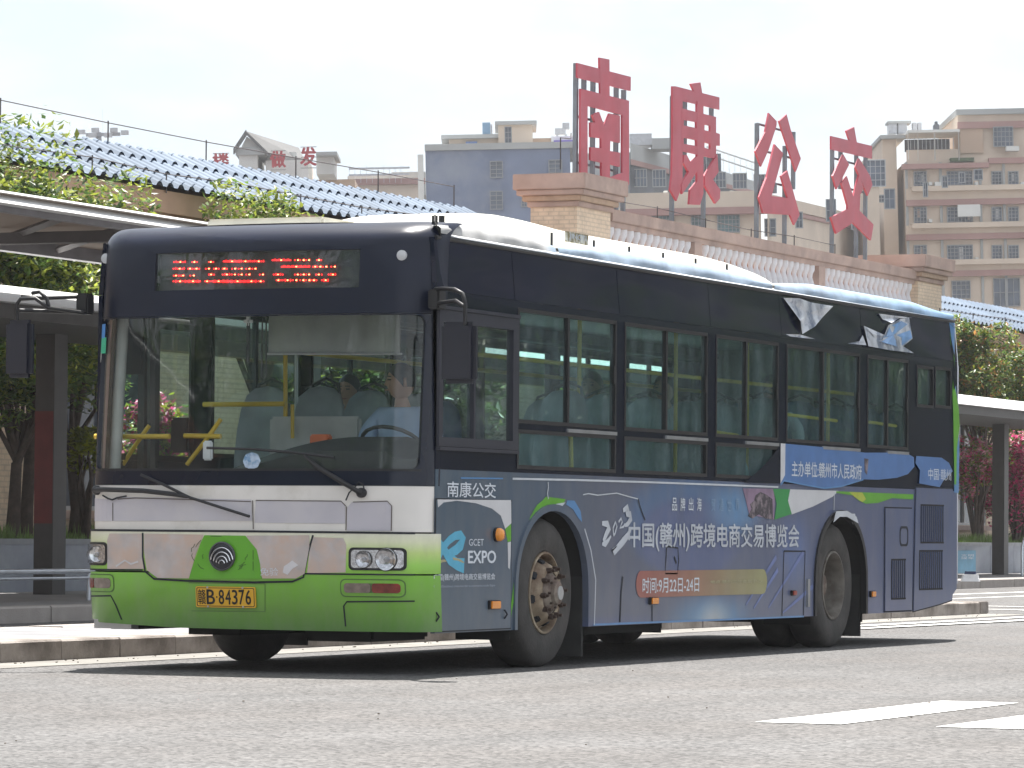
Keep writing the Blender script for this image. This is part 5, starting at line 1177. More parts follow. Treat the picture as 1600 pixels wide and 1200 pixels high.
# high canopy at the left
hc = thing('bus_canopy', 'high flat canopy with grey edge beam and translucent panels at upper left', 'canopy', (-9.7, 8, .14))
edge = mat('canopy_edge', (.16, .155, .17), .5); trans = mat('canopy_panel', (.40, .36, .33), .6, var=.1); dk = mat('canopy_rafter', (.06, .05, .05), .6)
tl2 = bpy.data.materials.new('translucent_panel'); tl2.use_nodes = True; n = tl2.node_tree.nodes; n.clear(); ou = n.new('ShaderNodeOutputMaterial'); dd = n.new('ShaderNodeBsdfDiffuse'); tt_ = n.new('ShaderNodeBsdfTranslucent'); ms = n.new('ShaderNodeMixShader')
dd.inputs[0].default_value = (.4, .37, .34, 1); tt_.inputs[0].default_value = (.19, .16, .14, 1); ms.inputs[0].default_value = .5
tl2.node_tree.links.new(dd.outputs[0], ms.inputs[1]); tl2.node_tree.links.new(tt_.outputs[0], ms.inputs[2]); tl2.node_tree.links.new(ms.outputs[0], ou.inputs[0])
MB().b2((-11.1, -12, 4.17), (-8.05, 24, 4.18)).build('roof_panel', tl2, hc)
MB().b2((-8.32, -12, 4.02), (-8.22, 24, 4.165)).build('edge_beam', edge, hc); MB().add([(-8.215, y, z) if i != 1 else (-8.0, y, z) for y in (-12, 24) for i, z in ((0, 4.08), (1, 4.075), (2, 4.225))], [(0, 1, 2), (5, 4, 3), (0, 3, 4, 1), (1, 4, 5, 2), (2, 5, 3, 0)]).build('white_edge', shw, hc)
MB().b2((-11.2, -12, 4.02), (-11.05, 24, 4.165)).build('edge_beam', edge, hc)
for k in range(-6, 14):
    y0 = 12.6+k*1.35
    MB().tube([(-8.4, y0, 4.10), (-11.0, y0+3.1, 4.10)], .045, 4).build('rafter', dk, hc)
for y in (6.0, 14.6, 23.2): MB().b2((-11.0, y-.09, 3.98), (-8.35, y+.09, 4.10)).build('cross_beam', dk, hc); MB().b2((-10.9, y-.1, .14), (-10.7, y+.1, 3.98)).build('post', shm, hc) if y != 14.6 else None
# barrier tubes at the left
br = thing('barrier_rail', 'twin polished steel barrier tubes along the far pavement at left', 'rail', (-10.2, 10, .14))
q = on(0, -10.2, 60, 893); bt = mat('stainless', (.62, .66, .72), .25, metal=.7)
for z_, r_ in ((q.z, .032), (q.z-.075, .018)): MB().tube([(-10.2, -4, z_), (-10.2, 16.6, z_)], r_, 10).build('rail_tube', bt, br, smooth=50)
for y in (-3, 2, 7, 16.4): MB().tube([(-10.2, y, .14), (-10.2, y, q.z)], .025, 8).build('rail_post', bt, br, smooth=50)
hp_ = on(0, -11.5, 1597, 880); MB().tube([(-11.5, hp_.y, .14), (-11.5, hp_.y, .75), (-11.5, hp_.y+.15, .9), (-11.5, hp_.y+1, .9), (-11.5, hp_.y+1.1, .75), (-11.5, hp_.y+1.1, .14)], .03, 8).build('hoop_barrier', bt, None, smooth=50)
tag(bpy.data.objects['hoop_barrier'], 'steel hoop barrier on the pavement at the right picture edge', 'barrier')
# poster on planter
ps = thing('poster', 'light blue poster with white characters on the planter wall', 'poster', (-13.78, 61.5, .2))
a_, b_ = on(0, -13.76, 1495, 905), on(0, -13.76, 1525, 860)
sheet('poster_sheet', [rect(a_.y, .15, b_.y, b_.z)], XM(-13.775), 0, .012, mat('poster_blue', lin(95, 165, 200, .8), .5), ps)
text('poster_lettering', '文明\n候车', (a_.y+.3, .45, b_.y-.15, b_.z-.08), XM(-13.775), .014, m_lett, ps)
# shoe on the pavement beyond the bus tail
s0 = on(2, .16, 1516, 909); shoe_w = mat('shoe_white', (.7, .7, .72), .5); sh_o = thing('sneaker', 'white and navy sneaker on the pavement below the blue poster', 'shoe', (s0.x, s0.y, .16))
def shoepart(nm, sc_, z0, h, mt):
    m_ = MB(); ring = [(-.5, 0), (-.42, .16), (-.1, .13), (.2, .2), (.42, .18), (.52, 0), (.42, -.18), (.2, -.2), (-.1, -.13), (-.42, -.16)]
    ex = RV*.55; ey = Vector((0, 0, 0))
    vs = []
    for z, s_ in ((z0, 1), (z0+h, .92)):
        for a, b in ring: p = Vector((s0.x, s0.y, 0))+RV*a*sc_*s_*1.0+Vector((F.x, F.y, 0))*b*sc_*s_; vs.append((p.x, p.y, z))
    n_ = len(ring); m_.add(vs, [(i, (i+1) % n_, n_+(i+1) % n_, n_+i) for i in range(n_)]+[tuple(range(n_, 2*n_)), tuple(range(n_-1, -1, -1))]); return m_.build(nm, mt, sh_o, smooth=40)
shoepart('sole', .34, .165, .05, shoe_w); shoepart('upper', .30, .216, .07, shoe_w); shoepart('toe_band', .2, .288, .05, mat('shoe_navy', (.02, .03, .08), .6))

# ================================================================== TREES
def tree(label, x, y, h, cr, cz, n, cols, name='street_tree', cat='tree', trunk=True, grp='trees in the planter', seed=1, leafs=.062, z0=.7, flat=1.0, clumps=26, pink=None):
    rr = random.Random(seed); t = thing(name, label, cat, (x, y, z0), grp)
    tm = mat('bark', (.07, .05, .04), .9, var=.3, scale=12, bump=.6, bscale=30)
    ends = []
    for _ in range(clumps):
        while True:
            p = Vector((rr.uniform(-1, 1), rr.uniform(-1, 1), rr.uniform(-1, 1)))
            if .15 < p.length < 1: break
        ends.append(Vector((x+p.x*cr*.85, y+p.y*cr*.85, cz+p.z*cr*.85*flat)))
    tr = MB(); fork = Vector((x+rr.uniform(-.1, .1), y+rr.uniform(-.1, .1), z0+(cz-z0)*.45))
    if trunk: tr.tube([(x, y, z0-.1), (x+.03, y, z0+.5), fork], [.11, .085, .07], 10)
    else: fork = Vector((x, y, z0+.1))
    for e in ends[:12]:
        mid = fork.lerp(e, .5)+Vector((rr.uniform(-.15, .15), rr.uniform(-.15, .15), .1)); tr.tube([fork+Vector((rr.uniform(-.03, .03), rr.uniform(-.03, .03), 0)), mid, e], [.045, .025, .008], 6)
    tr.build('trunk', tm, t, smooth=60)
    per = int(n*1.9)//clumps
    groups = [MB() for _ in cols]
    for ci, e in enumerate(ends):
        rad = cr*rr.uniform(.28, .48)
        for _ in range(per):
            d = Vector((rr.gauss(0, 1), rr.gauss(0, 1), rr.gauss(0, 1)*.8)); d = d.normalized()*rad*rr.uniform(.3, 1)**.5; c = e+d
            if c.z < z0+.15: continue
            u = Vector((rr.uniform(-1, 1), rr.uniform(-1, 1), rr.uniform(-.6, .6))).normalized(); v = u.cross(Vector((rr.uniform(-.6, .6), rr.uniform(-.6, .6), 1))).normalized()
            L_ = leafs*rr.uniform(.7, 1.4); w_ = L_*.42; nn = u.cross(v)*L_*.12
            gi = min(len(cols)-1, int(rr.random()**1.5*len(cols)) if not pink else (0 if rr.random() < pink*(1.5 if ci % 2 else .5) else 1+int(rr.random()*(len(cols)-1))))
            g_ = groups[gi]; k = len(g_.v); g_.v += [c-u*L_, c+v*w_+nn, c+u*L_, c-v*w_+nn]; g_.f += [(k, k+1, k+2), (k, k+2, k+3)]
    for g_, c_ in zip(groups, cols):
        o = g_.build('crown' if c_ is cols[0] else 'foliage', c_, t, fix=False)
    return t
def leaf(nm, col):
    m = bpy.data.materials.new(nm); m.use_nodes = True; n = m.node_tree.nodes; l = m.node_tree.links; b = n['Principled BSDF']
    b.inputs['Roughness'].default_value = .38; ob = n.new('ShaderNodeNewGeometry')
    hs = n.new('ShaderNodeHueSaturation'); hs.inputs['Color'].default_value = (*col, 1); mr = n.new('ShaderNodeMapRange'); mr.inputs[3].default_value = .55; mr.inputs[4].default_value = 1.5
    l.new(ob.outputs['Random Per Island'], mr.inputs[0]); l.new(mr.outputs[0], hs.inputs['Value']); l.new(hs.outputs[0], b.inputs['Base Color'])
    tr = n.new('ShaderNodeBsdfTranslucent'); l.new(hs.outputs[0], tr.inputs[0]); mx = n.new('ShaderNodeMixShader'); mx.inputs[0].default_value = .45
    l.new(b.outputs[0], mx.inputs[1]); l.new(tr.outputs[0], mx.inputs[2]); l.new(mx.outputs[0], n['Material Output'].inputs[0]); return m
g1, g2, g3 = leaf('leaf_green', (.10, .17, .035)), leaf('leaf_dark', (.055, .10, .03)), leaf('leaf_yellow', (.24, .28, .04)); g4 = leaf('leaf_orange', (.32, .16, .05)); pk_ = leaf('petal_pink', (.60, .07, .22)); pk2 = leaf('petal_pale', (.65, .35, .40)); yl_ = leaf('leaf_bright', (.40, .42, .04))
def at(px, X): q = on(0, X, px, 700); return q.y
tree('leafy tree at far left rising above both canopies', -14.9, at(40, -14.9), 5, 1.65, 4.60, 11000, [g3, g1, g2], seed=2, flat=1.0, clumps=44)
tree('tree with thin forked trunk standing left of the shelter post', -14.7, at(20, -14.7), 4, 1.0, 3.1, 3600, [g1, g3], seed=5, flat=.8, clumps=18)
tree('bushy tree between the shelter post and the bus front', -14.9, at(118, -14.9), 4, 1.0, 3.5, 3000, [g1, g3, g2], seed=9, flat=.9, clumps=18)
tree('bright green treetop poking up behind the bus roof', -14.9, at(405, -14.9), 5, 1.1, 4.80, 5000, [g3, g1], seed=12, flat=1.0)
tree('thin yellow-leaved shrub beside the bus front pillar', -14.4, at(138, -14.4), 2, .35, 2.0, 400, [yl_, g3], name='shrub', cat='shrub', trunk=False, seed=14, grp='shrubs in the planter', clumps=8)
tree('flowering shrub with yellow leaves and pink blooms seen through the windscreen', -14.6, at(245, -14.6), 2, .8, 1.9, 2500, [pk_, yl_, g3, g1], name='shrub', cat='shrub', trunk=False, seed=15, pink=.35, grp='shrubs in the planter')
for i, (px, cz_, sd_) in enumerate(((560, 3.2, 21), (680, 3.0, 22), (950, 3.2, 23), (1180, 3.3, 24))):
    tree(['street tree behind the windscreen middle', 'street tree behind the driver', 'street tree behind the first bus windows', 'street tree behind the rear bus windows'][i], -14.9, at(px, -14.9), 4, 1.2, cz_, 1500, [g1, g2, g3], seed=sd_, leafs=.10)
tree('full leafy tree with orange new leaves behind the bus tail', -14.7, at(1530, -14.7), 5, 1.35, 5.0-.4, 9000, [g1, g3, g2, g4], seed=31, flat=1.05)
tree('dense leafy tree at the right picture edge above the shelter', -14.9, at(1598, -14.9), 5, 1.3, 3.9, 7000, [g1, g2, g3], seed=33)
tree('pink flowering bougainvillea bush at the right edge', -14.5, at(1588, -14.5), 3, 1.15, 2.35, 6000, [pk_, pk2, g2, g1], name='flowering_bush', cat='bush', trunk=False, seed=35, pink=.45, grp='shrubs in the planter')
tree('pale pink flowering bush left of the right shelter post', -14.6, at(1525, -14.6), 3, .7, 2.5, 2500, [pk2, g1, g3, pk_], name='flowering_bush', cat='bush', trunk=False, seed=36, pink=.3, grp='shrubs in the planter')

# ================================================================== FAR BUILDINGS
class Far:
    """a building face set square to the view line at distance Z, its pieces given by measured picture corners"""
    def __init__(s, name, label, cat, Z, px, py=838, lean=1.6, grp=None):
        s.Z = Z; s.f = Vector((F.x, F.y, 0)).normalized(); p = CP+ray(px, py)*Z; s.o = Vector((p.x, p.y, 0))
        rt = Vector((RV.x, RV.y, 0)).normalized(); L = R(lean)
        s.r = (rt*math.cos(L)+Vector((0, 0, 1))*math.sin(L)); s.u = (Vector((0, 0, 1))*math.cos(L)-rt*math.sin(L))
        s.root = thing(name, label, cat, tuple(s.o), grp) if name else None
    def loc(s, px, py):
        d = CP+ray(px, py)*s.Z-s.o; return d.dot(s.r), d.dot(s.u)
    def P(s, a, b, d): return s.o+s.r*a+s.u*b+s.f*d
    def bx(s, x0, y0, x1, y1, d0, d1, nm, mt, par=None, rel=True):
        (a0, b1), (a1, b0) = s.loc(x0, y0), s.loc(x1, y1); m_ = MB()
        vs = [s.P(a, b, d) for a in (a0, a1) for b in (b0, b1) for d in (d0, d1)]
        m_.add(vs, [(0, 1, 3, 2), (4, 6, 7, 5), (0, 4, 5, 1), (2, 3, 7, 6), (0, 2, 6, 4), (1, 5, 7, 3)]); return m_.build(nm, mt, par or s.root)
    def win(s, x0, y0, x1, y1, bars=4, hb=3, mt=None, pane=None):
        (a0, b1), (a1, b0) = s.loc(x0, y0), s.loc(x1, y1); m_ = MB(); fw = .06
        def bb(p, q, r_, t, d0, d1):
            vs = [s.P(a, b, d) for a in (p, r_) for b in (q, t) for d in (d0, d1)]; m_.add(vs, [(0, 1, 3, 2), (4, 6, 7, 5), (0, 4, 5, 1), (2, 3, 7, 6), (0, 2, 6, 4), (1, 5, 7, 3)])
        bb(a0, b0, a0+fw, b1, -.16, 0); bb(a1-fw, b0, a1, b1, -.16, 0); bb(a0+fw, b0, a1-fw, b0+fw, -.16, 0); bb(a0+fw, b1-fw, a1-fw, b1, -.16, 0)
        for k in range(1, bars): x = a0+(a1-a0)*k/bars; bb(x-.02, b0+fw, x+.02, b1-fw, -.14, -.09)
        for k in range(1, hb): z = b0+(b1-b0)*k/hb; bb(a0+fw, z-.02, a1-fw, z+.02, -.085, -.04)
        w_ = m_.build('window', mt or wfm, s.root); p_ = MB(); p_.add([s.P(a0+fw, b0+fw, -.02), s.P(a1-fw, b0+fw, -.02), s.P(a1-fw, b1-fw, -.02), s.P(a0+fw, b1-fw, -.02)], [(0, 1, 2, 3)]); p_.build('pane', pane or wpm, w_)
wfm = mat('far_frame', (.27, .28, .30), .6); wpm = mat('far_pane', (.09, .11, .15), .15, var=.5, scale=.6); wpm2 = mat('far_pane_green', (.12, .20, .21), .15, var=.4, scale=.6)
fcream = mat('far_cream', (.60, .495, .40), .85, var=.10, scale=.4, col2=(.52, .43, .345), thr=(.5, .75)); fpink = mat('far_pink_band', (.36, .21, .19), .85, var=.1, scale=.4); fcon = mat('far_concrete', (.15, .185, .28), .9, var=.22, scale=.35, col2=(.24, .27, .34), thr=(.48, .72), detail=9)
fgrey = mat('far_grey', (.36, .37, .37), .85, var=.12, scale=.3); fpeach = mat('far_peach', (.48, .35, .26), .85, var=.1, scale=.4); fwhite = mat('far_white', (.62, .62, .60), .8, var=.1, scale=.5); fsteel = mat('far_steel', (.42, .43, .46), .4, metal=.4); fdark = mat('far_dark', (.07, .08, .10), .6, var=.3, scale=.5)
# right tall block
T = Far('apartment_building', 'tall cream apartment block with pink bands at right', 'building', 300, 1500)
T.bx(1418, 250, 1680, 838, 0, 14, 'wall', fcream)
T.bx(1500, 172, 1680, 250, .5, 14, 'upper_wall', fcream); T.bx(1384, 208, 1419, 838, 2, 16, 'stair_tower', fcream); T.bx(1380, 206, 1420, 211, 1.4, 16.5, 'tower_slab', fgrey)
T.bx(1497, 168, 1680, 173, .2, 14.5, 'roof_slab', fgrey); T.bx(1499, 188, 1680, 195, .15, .45, 'band', fpink); T.bx(1503, 196, 1540, 236, .3, .48, 'loggia_wall', fpeach)
for y0, h in ((250, 6),): T.bx(1410, y0+6, 1546, y0+11, -.8, -.02, 'band', fpink); T.bx(1546, y0-4, 1680, y0+2, -.6, -.02, 'band', fpink)
for y0 in (312, 366, 424): T.bx(1417, y0, 1680, y0+4, -.5, -.02, 'band', fpink)
for y0 in (292, 350, 408): T.bx(1417, y0+2, 1680, y0+20, -.4, -.01, 'spandrel', fcream); T.bx(1425, y0-1, 1680, y0+2, -.9, -.02, 'ledge', fcream)
for (a_, b_) in ((266, 292), (322, 350), (382, 410)):
    for x0, x1, br_ in ((1429, 1450, 4), (1481, 1522, 7), (1551, 1568, 3), (1577, 1594, 3)): T.win(x0, a_, x1, b_, br_, 5)
T.win(1488, 438, 1518, 466, 4, 4); T.win(1553, 434, 1596, 478, 4, 2); T.win(1554, 196, 1586, 227, 5, 4); T.win(1371, 303, 1393, 315, 3, 2)
for x0, x1, a_, b_ in ((1429, 1450, 382, 410), (1540, 1546, 322, 350)): T.bx(x0-2, b_+1, x1+2, b_+3, -.5, -.02, 'window_ledge', fgrey)
for k in range(12): T.bx(1424+k*6.1, 214, 1425+k*6.1, 232, -.3, -.2, 'terrace_bar', fsteel)
T.bx(1486, 246, 1523, 251, -.6, .2, 'plant_box', mat('far_plants', (.06, .09, .04), .9, var=.4, scale=3))
rf_ = random.Random(8)
for (a_, b_) in ((266, 292), (322, 350), (382, 410)):
    for x0, x1 in ((1429, 1450), (1481, 1522), (1551, 1568), (1577, 1594)):
        if rf_.random() < .6: xx = rf_.uniform(x0+2, x1-8); T.bx(xx, a_+3, xx+rf_.uniform(4, 7), b_-rf_.uniform(2, 12), -.03, -.022, 'curtain', mat('curtain_%d' % rf_.randint(0, 2), rf_.choice(((.5, .5, .5), (.35, .42, .5), (.45, .35, .3))), .8))
        if rf_.random() < .4: T.bx(x1+2, b_-8, x1+7, b_-3, -.7, -.02, 'air_conditioner', fwhite)
for px in (1419.5, 1473, 1535, 1572): T.bx(px, 252, px+.9, 500, -.12, -.02, 'drain_pipe', fgrey)
T.bx(1496, 320, 1532, 338, -.9, -.85, 'awning', fwhite)
for x0 in (1461, 1573, 1583): T.bx(x0, 284 if x0 == 1461 else 228, x0+10, 292 if x0 == 1461 else 235, -.8, -.02, 'air_conditioner', fwhite)
T.bx(1419, 232, 1500, 249, .2, .5, 'parapet', fcream)
for x0 in (1419, 1434, 1461, 1498, 1460): T.bx(x0, 206, x0+1.2, 250, -.9, -.6, 'terrace_post', fwhite)
T.bx(1419, 203, 1500, 205.5, -.9, 4, 'terrace_beam', fwhite); T.bx(1424, 208, 1495, 226, 4, 4.3, 'terrace_room', fdark)
for k in range(24): T.bx(1420+k*3.3, 232, 1420.8+k*3.3, 243, -.95, -.9, 'railing_bar', fwhite) if False else None
tk = Far('water_tank', 'pair of boxy solar water tanks on the tower roof at right', 'water tank', 303, 1403, 838); tk.bx(1389, 187, 1426, 190, 0, 2, 'tank_lid', fgrey); tk.bx(1391, 190, 1404, 206, .2, 1.5, 'tank', fsteel); tk.bx(1406, 190, 1420, 206, .2, 1.5, 'tank', fsteel)
tk = Far('water_tank', 'pair of upright steel tanks right of the boxy solar tanks', 'water tank', 303, 1434, 838)
tk.bx(1429, 189, 1435, 206, .2, 1.2, 'tank', fsteel); tk.bx(1437, 189, 1443, 206, .2, 1.2, 'tank', fsteel)
hd_ = Far('roof_ventilator', 'small dark ventilator on the roof terrace edge', 'ventilator', 303, 1465, 838); hd_.bx(1462, 192, 1470, 204, 0, 1, 'body', fdark); hd_.bx(1464, 187, 1468, 192, .2, .8, 'cowl', fdark)
bw = Far('glazed_bay', 'glazed balcony bay seen between the last red character and the tower', 'building', 290, 1373, 838); bw.bx(1352, 247, 1386, 838, 0, 8, 'wall', fcream)
bw.win(1353, 248, 1386, 290, 4, 4, fsteel, wpm)
# middle two-storey block behind the sign
M = Far('terrace_building', 'cream two-storey block with pink cornice behind the red sign', 'building', 260, 1190)
M.bx(975, 303, 1200, 838, 0, 14, 'wall', fcream); M.bx(972, 302, 1203, 326, -.7, -.02, 'parapet', fcream); M.bx(971, 327, 1204, 333, -.8, -.02, 'band', fpink)
(a0, b0), (a1, b1) = M.loc(1200, 305), M.loc(1420, 355)
# right wing falls away from the viewer: a receding wall
def wing(F_, p0, p1, pb, Z1, nm, mt, off=0.):
    """wall from picture point p0 (at F_.Z) to p1 (at distance Z1), down to pb"""
    A0 = CP+ray(*p0)*F_.Z; A1 = CP+ray(*p1)*Z1; A0 = A0-F_.f*off; A1 = A1-F_.f*off
    B0 = CP+ray(p0[0], pb[0])*F_.Z-F_.f*off; B1 = CP+ray(p1[0], pb[1])*Z1-F_.f*off; th = F_.f*.6
    return MB().add([A0, A1, B1, B0, A0+th, A1+th, B1+th, B0+th], [(0, 1, 2, 3), (7, 6, 5, 4), (0, 4, 5, 1), (3, 2, 6, 7), (0, 3, 7, 4), (1, 5, 6, 2)]).build(nm, mt, F_.root)
wing(M, (1200, 306), (1422, 358), (838, 838), 330, 'wing_wall', fcream); wing(M, (1200, 304), (1422, 357), (322, 372), 330, 'wing_parapet', fcream, .7); wing(M, (1200, 324), (1422, 373), (330, 378), 330, 'wing_band', fpink, .8)
for x0, x1, y0, y1, b_ in ((1018, 1054, 331, 358, 6), (1080, 1098, 331, 364, 3), (1121, 1157, 329, 362, 6)): M.win(x0, y0, x1, y1, b_, 5, None, wpm2)
for x0, x1, y0, y1 in ((1197, 1216, 338, 366), (1230, 1242, 345, 370), (1260, 1276, 343, 376), (1284, 1295, 370, 400), (1314, 1330, 357, 385), (1348, 1355, 365, 385), (1364, 1372, 364, 380), (1378, 1386, 366, 380), (1390, 1402, 368, 382)):
    t_ = (x0-1200)/222; sv = M.Z; M.Z = 259+70*max(0, t_)-.3; M2 = M; M.win(x0, y0, x1, y1, 2, 2); M.Z = sv
for (px, lb) in ((1042, 'white dome tank left of the second red character'), (1146, 'white dome tank right of the second red character')):
    q = Far('water_tank', lb, 'water tank', 262, px, 838, grp='dome tanks on the cream block'); q.bx(px-6, 298, px+6, 304, 1, 2.5, 'tank', fwhite); q.bx(px-3, 294, px+3, 298, 1.2, 2.2, 'tank_lid', fwhite)
# darker long block behind it
D = Far('apartment_building', 'weathered grey block with glazed balconies and railings behind the sign', 'building', 330, 1060)
D.bx(900, 238, 1000, 838, 0, 12, 'wall', fgrey)
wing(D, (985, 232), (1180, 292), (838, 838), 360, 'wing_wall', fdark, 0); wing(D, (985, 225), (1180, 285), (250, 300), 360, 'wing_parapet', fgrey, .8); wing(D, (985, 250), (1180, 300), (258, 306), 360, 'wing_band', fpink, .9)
for k in range(7): x0 = 990+k*27; t_ = (x0-985)/195; D.Z = 329+30*t_; D.win(x0, 262+k*8, x0+22, 290+k*7, 4, 2, fgrey, wpm)
D.Z = 330
D.bx(985, 205, 1020, 222, 1, 4, 'solar_heater', fsteel); D.bx(1020, 212, 1060, 228, 1, 4, 'roof_shed', fgrey); D.bx(1095, 235, 1130, 262, 2, 5, 'roof_shed', fdark)
for k in range(9): D.bx(1104+k*9, 228+k*3.0, 1105+k*9, 265+k*3, 0, .3, 'railing_post', fwhite)
for dy in (0, 12): wing(D, (1104, 228+dy), (1182, 254+dy), (229.2+dy, 255.2+dy), 350, 'railing', fwhite, 0)
# blue-grey rendered block
G = Far('apartment_building', 'plain blue-grey rendered block with few windows left of the sign', 'building', 310, 780)
G.bx(664, 229, 903, 838, 0, 12, 'wall', fcon); G.bx(663, 224, 904, 229, -.2, 12, 'roof_edge', fgrey)
for x0, x1, y0, y1 in ((765, 786, 250, 276), (765, 786, 297, 326), (814, 824, 298, 322), (857, 879, 248, 274)): G.win(x0, y0, x1, y1, 2, 4)
G.bx(661, 240, 664, 838, -.3, -.02, 'drain_pipe', fwhite)
G.bx(700, 206, 780, 224, 3, 10, 'roof_room', fcream); G.bx(688, 204, 783, 208, 2.4, 10.5, 'roof_slab', fgrey); G.bx(778, 187, 833, 222, 2, 8, 'stair_room', fcream); G.bx(773, 184, 839, 188, 1.5, 8.5, 'roof_slab', fgrey); G.bx(833, 206, 870, 224, 4, 9, 'roof_room', fpeach)
G.bx(727, 214, 745, 226, 2.6, 2.9, 'blue_sheet', mat('far_blue', (.10, .16, .34), .6)); G.bx(862, 205, 900, 214, 3, 6, 'roof_shed', fwhite); G.bx(866, 212, 900, 218, 2.6, 2.9, 'purple_sheet', mat('far_purple', (.14, .10, .38), .6))
G.win(788, 196, 800, 222, 2, 3)
tk = Far('water_tank', 'blue barrel tank on the roof left of the stair room', 'water tank', 311, 762, 838); tk.bx(753, 183, 766, 202, 3, 4.2, 'tank', mat('tank_blue', (.16, .28, .42), .5)); tk.bx(766, 186, 769, 202, 3, 3.4, 'pipe', fsteel)
tk = Far('water_tank', 'steel cylinder tanks on the roof beside the first red character', 'water tank', 311, 880, 838); tk.bx(868, 192, 885, 201, 3, 4.2, 'tank', fsteel); tk.bx(880, 183, 891, 193, 3.2, 4.2, 'tank', fsteel); tk.bx(870, 201, 873, 208, 3, 3.3, 'leg', fsteel); tk.bx(884, 201, 887, 208, 3, 3.3, 'leg', fsteel)
# left background group
W = Far('hall_building', 'pale rooftop house with grey gabled roof at upper left', 'building', 280, 430)
W.bx(372, 240, 413, 838, 0, 8, 'wall', fwhite); W.bx(367, 229, 413, 240, -.3, 8, 'eaves_wall', fgrey); W.bx(413, 248, 492, 838, .5, 8, 'wing', fwhite); W.bx(413, 232, 460, 249, 2, 6, 'upper_wall', fgrey)
(a0, b0), (a1, b1), (a2, b2) = W.loc(364, 233), W.loc(384, 204), W.loc(413, 232); (a3, b3), (a4, b4) = W.loc(460, 218), W.loc(472, 242)
rt_ = mat('far_roof', (.12, .12, .12), .8, var=.15, scale=.8)
MB().add([W.P(a0+.4, b0, 0), W.P(a2, b2, 0), W.P(a1, b1-.3, 0), W.P(a0+.4, b0, .4), W.P(a2, b2, .4), W.P(a1, b1-.3, .4)], [(0, 1, 2), (5, 4, 3), (0, 3, 4, 1), (1, 4, 5, 2), (2, 5, 3, 0)]).build('gable', fwhite, W.root)
MB().add([W.P(a1, b1, -.6), W.P(a3, b3, 5), W.P(a4, b4, 3), W.P(a2+.3, b2-.3, -.6), W.P(a1, b1-.25, -.6), W.P(a3, b3-.25, 5), W.P(a4, b4-.25, 3), W.P(a2+.3, b2-.55, -.6)], [(0, 1, 2, 3), (7, 6, 5, 4), (0, 3, 7, 4), (0, 4, 5, 1), (3, 2, 6, 7), (1, 5, 6, 2)]).build('roof', rt_, W.root)
MB().add([W.P(a1, b1+.1, -.7), W.P(a1, b1-.25, -.7), W.P(a0, b0-.3, -.7), W.P(a0, b0+.05, -.7), W.P(a1, b1+.1, 0), W.P(a1, b1-.25, 0), W.P(a0, b0-.3, 0), W.P(a0, b0+.05, 0)], [(0, 1, 2, 3), (7, 6, 5, 4), (0, 3, 7, 4), (0, 4, 5, 1), (1, 5, 6, 2), (2, 6, 7, 3)]).build('verge', rt_, W.root)
W.bx(493, 236, 526, 241, -.3, 6, 'roof_slab', fgrey); W.bx(492, 241, 520, 268, 1, 6, 'roof_room', fwhite); W.bx(455, 268, 560, 838, 6, 12, 'lower_block', fpeach)
redf = mat('far_red', (.38, .04, .05), .6)
for k, (ch, x0, y0, x1, y1) in enumerate((('楼', 332, 240, 357, 264), ('做', 422, 236, 446, 261), ('发', 469, 230, 494, 258))):
    q = Far('rooftop_character', ['leftmost of three small red rooftop characters, on a bare frame', 'middle one of three small red rooftop characters, on the pale house', 'rightmost of three small red rooftop characters, by the flat slab roof'][k], 'sign', 279, (x0+x1)/2, 838, grp='small red characters on the far roof')
    (a0, b1), (a1, b0) = q.loc(x0, y0), q.loc(x1, y1)
    text('character', ch, (a0, b0, a1, b1), lambda u, v, o, q=q: q.P(u, v, -.8-o), 0, redf, q.root, .045)
    for k2 in range(4): xx_ = x0+(x1-x0)*k2/3; q.bx(xx_, y0-2, xx_+.7, y1+4, -.5, -.4, 'frame_bar', fgrey)
    for yy_ in (y0-2, (y0+y1)/2, y1+3): q.bx(x0, yy_, x1, yy_+.7, -.38, -.3, 'frame_bar', fgrey)
B = Far('apartment_building', 'hazy low block with scaffold poles between gabled house and blue-grey block', 'building', 340, 590)
B.bx(520, 285, 664, 838, 0, 10, 'wall', fcream); B.bx(540, 268, 640, 286, 3, 8, 'upper_wall', fgrey); B.bx(610, 264, 664, 300, 2, 9, 'tower', fgrey); B.bx(500, 280, 664, 286, -.5, -.02, 'band', fpink)
for k in range(10): B.bx(545+k*9, 258+(k % 3)*2, 546+k*9, 285, -.9, -.7, 'scaffold_pole', fsteel)
B.bx(545, 262, 640, 263, -.9, -.7, 'scaffold_rail', fsteel); B.bx(545, 272, 640, 273, -.9, -.7, 'scaffold_rail', fsteel)
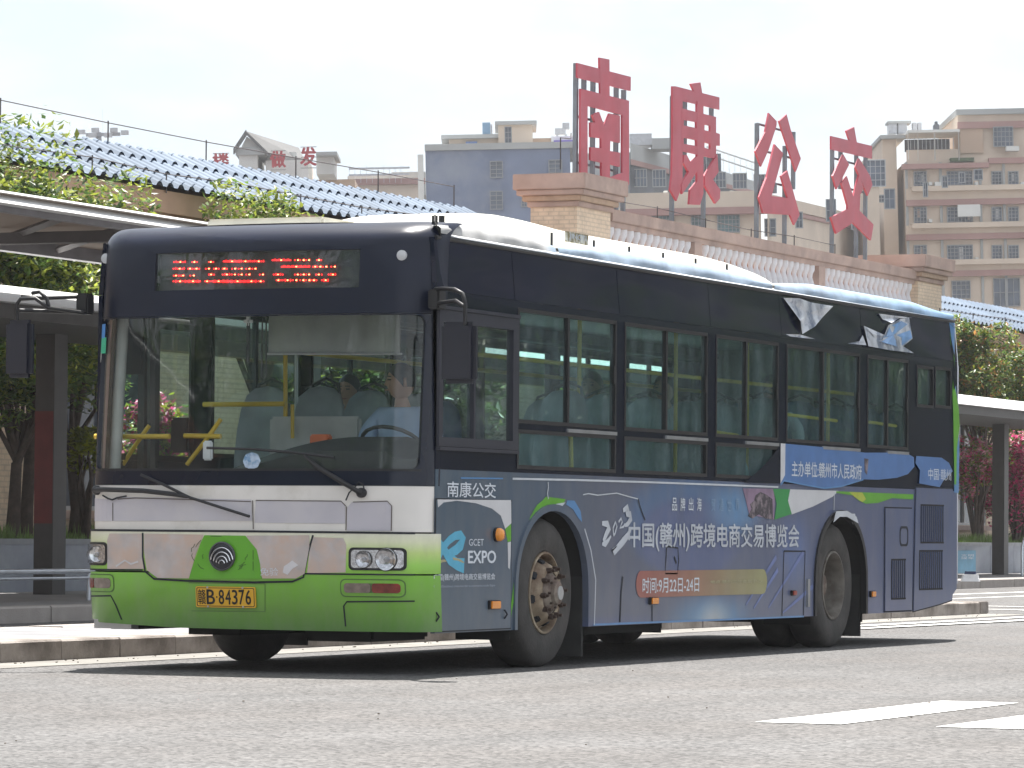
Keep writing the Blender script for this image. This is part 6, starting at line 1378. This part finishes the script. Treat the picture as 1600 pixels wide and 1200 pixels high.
# lamp mast
LM = Far('flood_light_mast', 'tall floodlight mast with ring of lamps at far left', 'light mast', 200, 158)
LM.bx(156, 204, 160, 838, 0, .15, 'mast', fsteel); LM.bx(157.6, 167, 158.3, 204, 0, .05, 'lightning_rod', fdark); LM.bx(132, 206, 186, 210, -.1, .1, 'lamp_ring', fsteel)
for px, py in ((126, 205), (148, 202), (177, 202), (194, 206), (143, 210), (168, 210)):
    LM.bx(px-6, py-3, px+6, py+3.2, -.5, -.15, 'floodlight', mat('flood_grey', (.5, .5, .52), .4))

# ================================================================== ACROSS THE ROAD (out of view, put in for the reflections in the bus's glass and paint)
ob_m = mat('office_wall', (.16, .15, .15), .8, var=.15, scale=.5); ow = mat('office_glass', (.03, .04, .05), .1, var=.3, scale=.5)
ofc = thing('added_office_building', 'unseen grey office building added across the road to darken reflections in the bus side', 'building', (34, 66, 0))  # office and the trees before it added out of view to darken the bus's reflections
MB().b2((10, 60, 0), (62, 74, 24)).build('wall', ob_m, ofc)
for fl in range(7):
    for k in range(13): MB().b2((11.5+k*3.9, 59.9, 1.2+fl*3.3), (14+k*3.9, 59.98, 3.2+fl*3.3)).build('window', ow, ofc)
for i, (x, y, h, c_) in enumerate(((-9, -30, 12, 4.6), (-17, -34, 13, 5.0), (-26, -37, 12, 4.8), (-36, -42, 13, 5.2), (-2, -36, 12, 4.6), (16, 48, 9, 4.0), (25, 46, 9, 4.0), (34, 45, 9, 4.0))):
    tree(['broad street tree mirrored in the windscreen', 'tall street tree mirrored in the front mask', 'spreading street tree further behind the viewer', 'last street tree of the row behind the viewer', 'street tree beside the road behind the viewer', 'unseen tree added before the office building, nearest the road', 'unseen middle tree added before the office building', 'unseen far tree added before the office building'][i], x, y, h, c_, h*.55, 4200, [g2, g1], seed=60+i, leafs=.24, z0=0, grp='street trees across the road', clumps=40)

hz = bpy.data.materials.new('haze_air'); hz.use_nodes = True; n = hz.node_tree.nodes; n.clear(); ho = n.new('ShaderNodeOutputMaterial'); pv = n.new('ShaderNodeVolumePrincipled')
pv.inputs['Color'].default_value = (.93, .95, 1, 1); pv.inputs['Density'].default_value = .00026; pv.inputs['Anisotropy'].default_value = .2; hz.node_tree.links.new(pv.outputs[0], ho.inputs['Volume'])
tag(MB().b2((-1500, -1500, -1), (1500, 1500, 75)).build('haze', hz, None), kind='stuff')
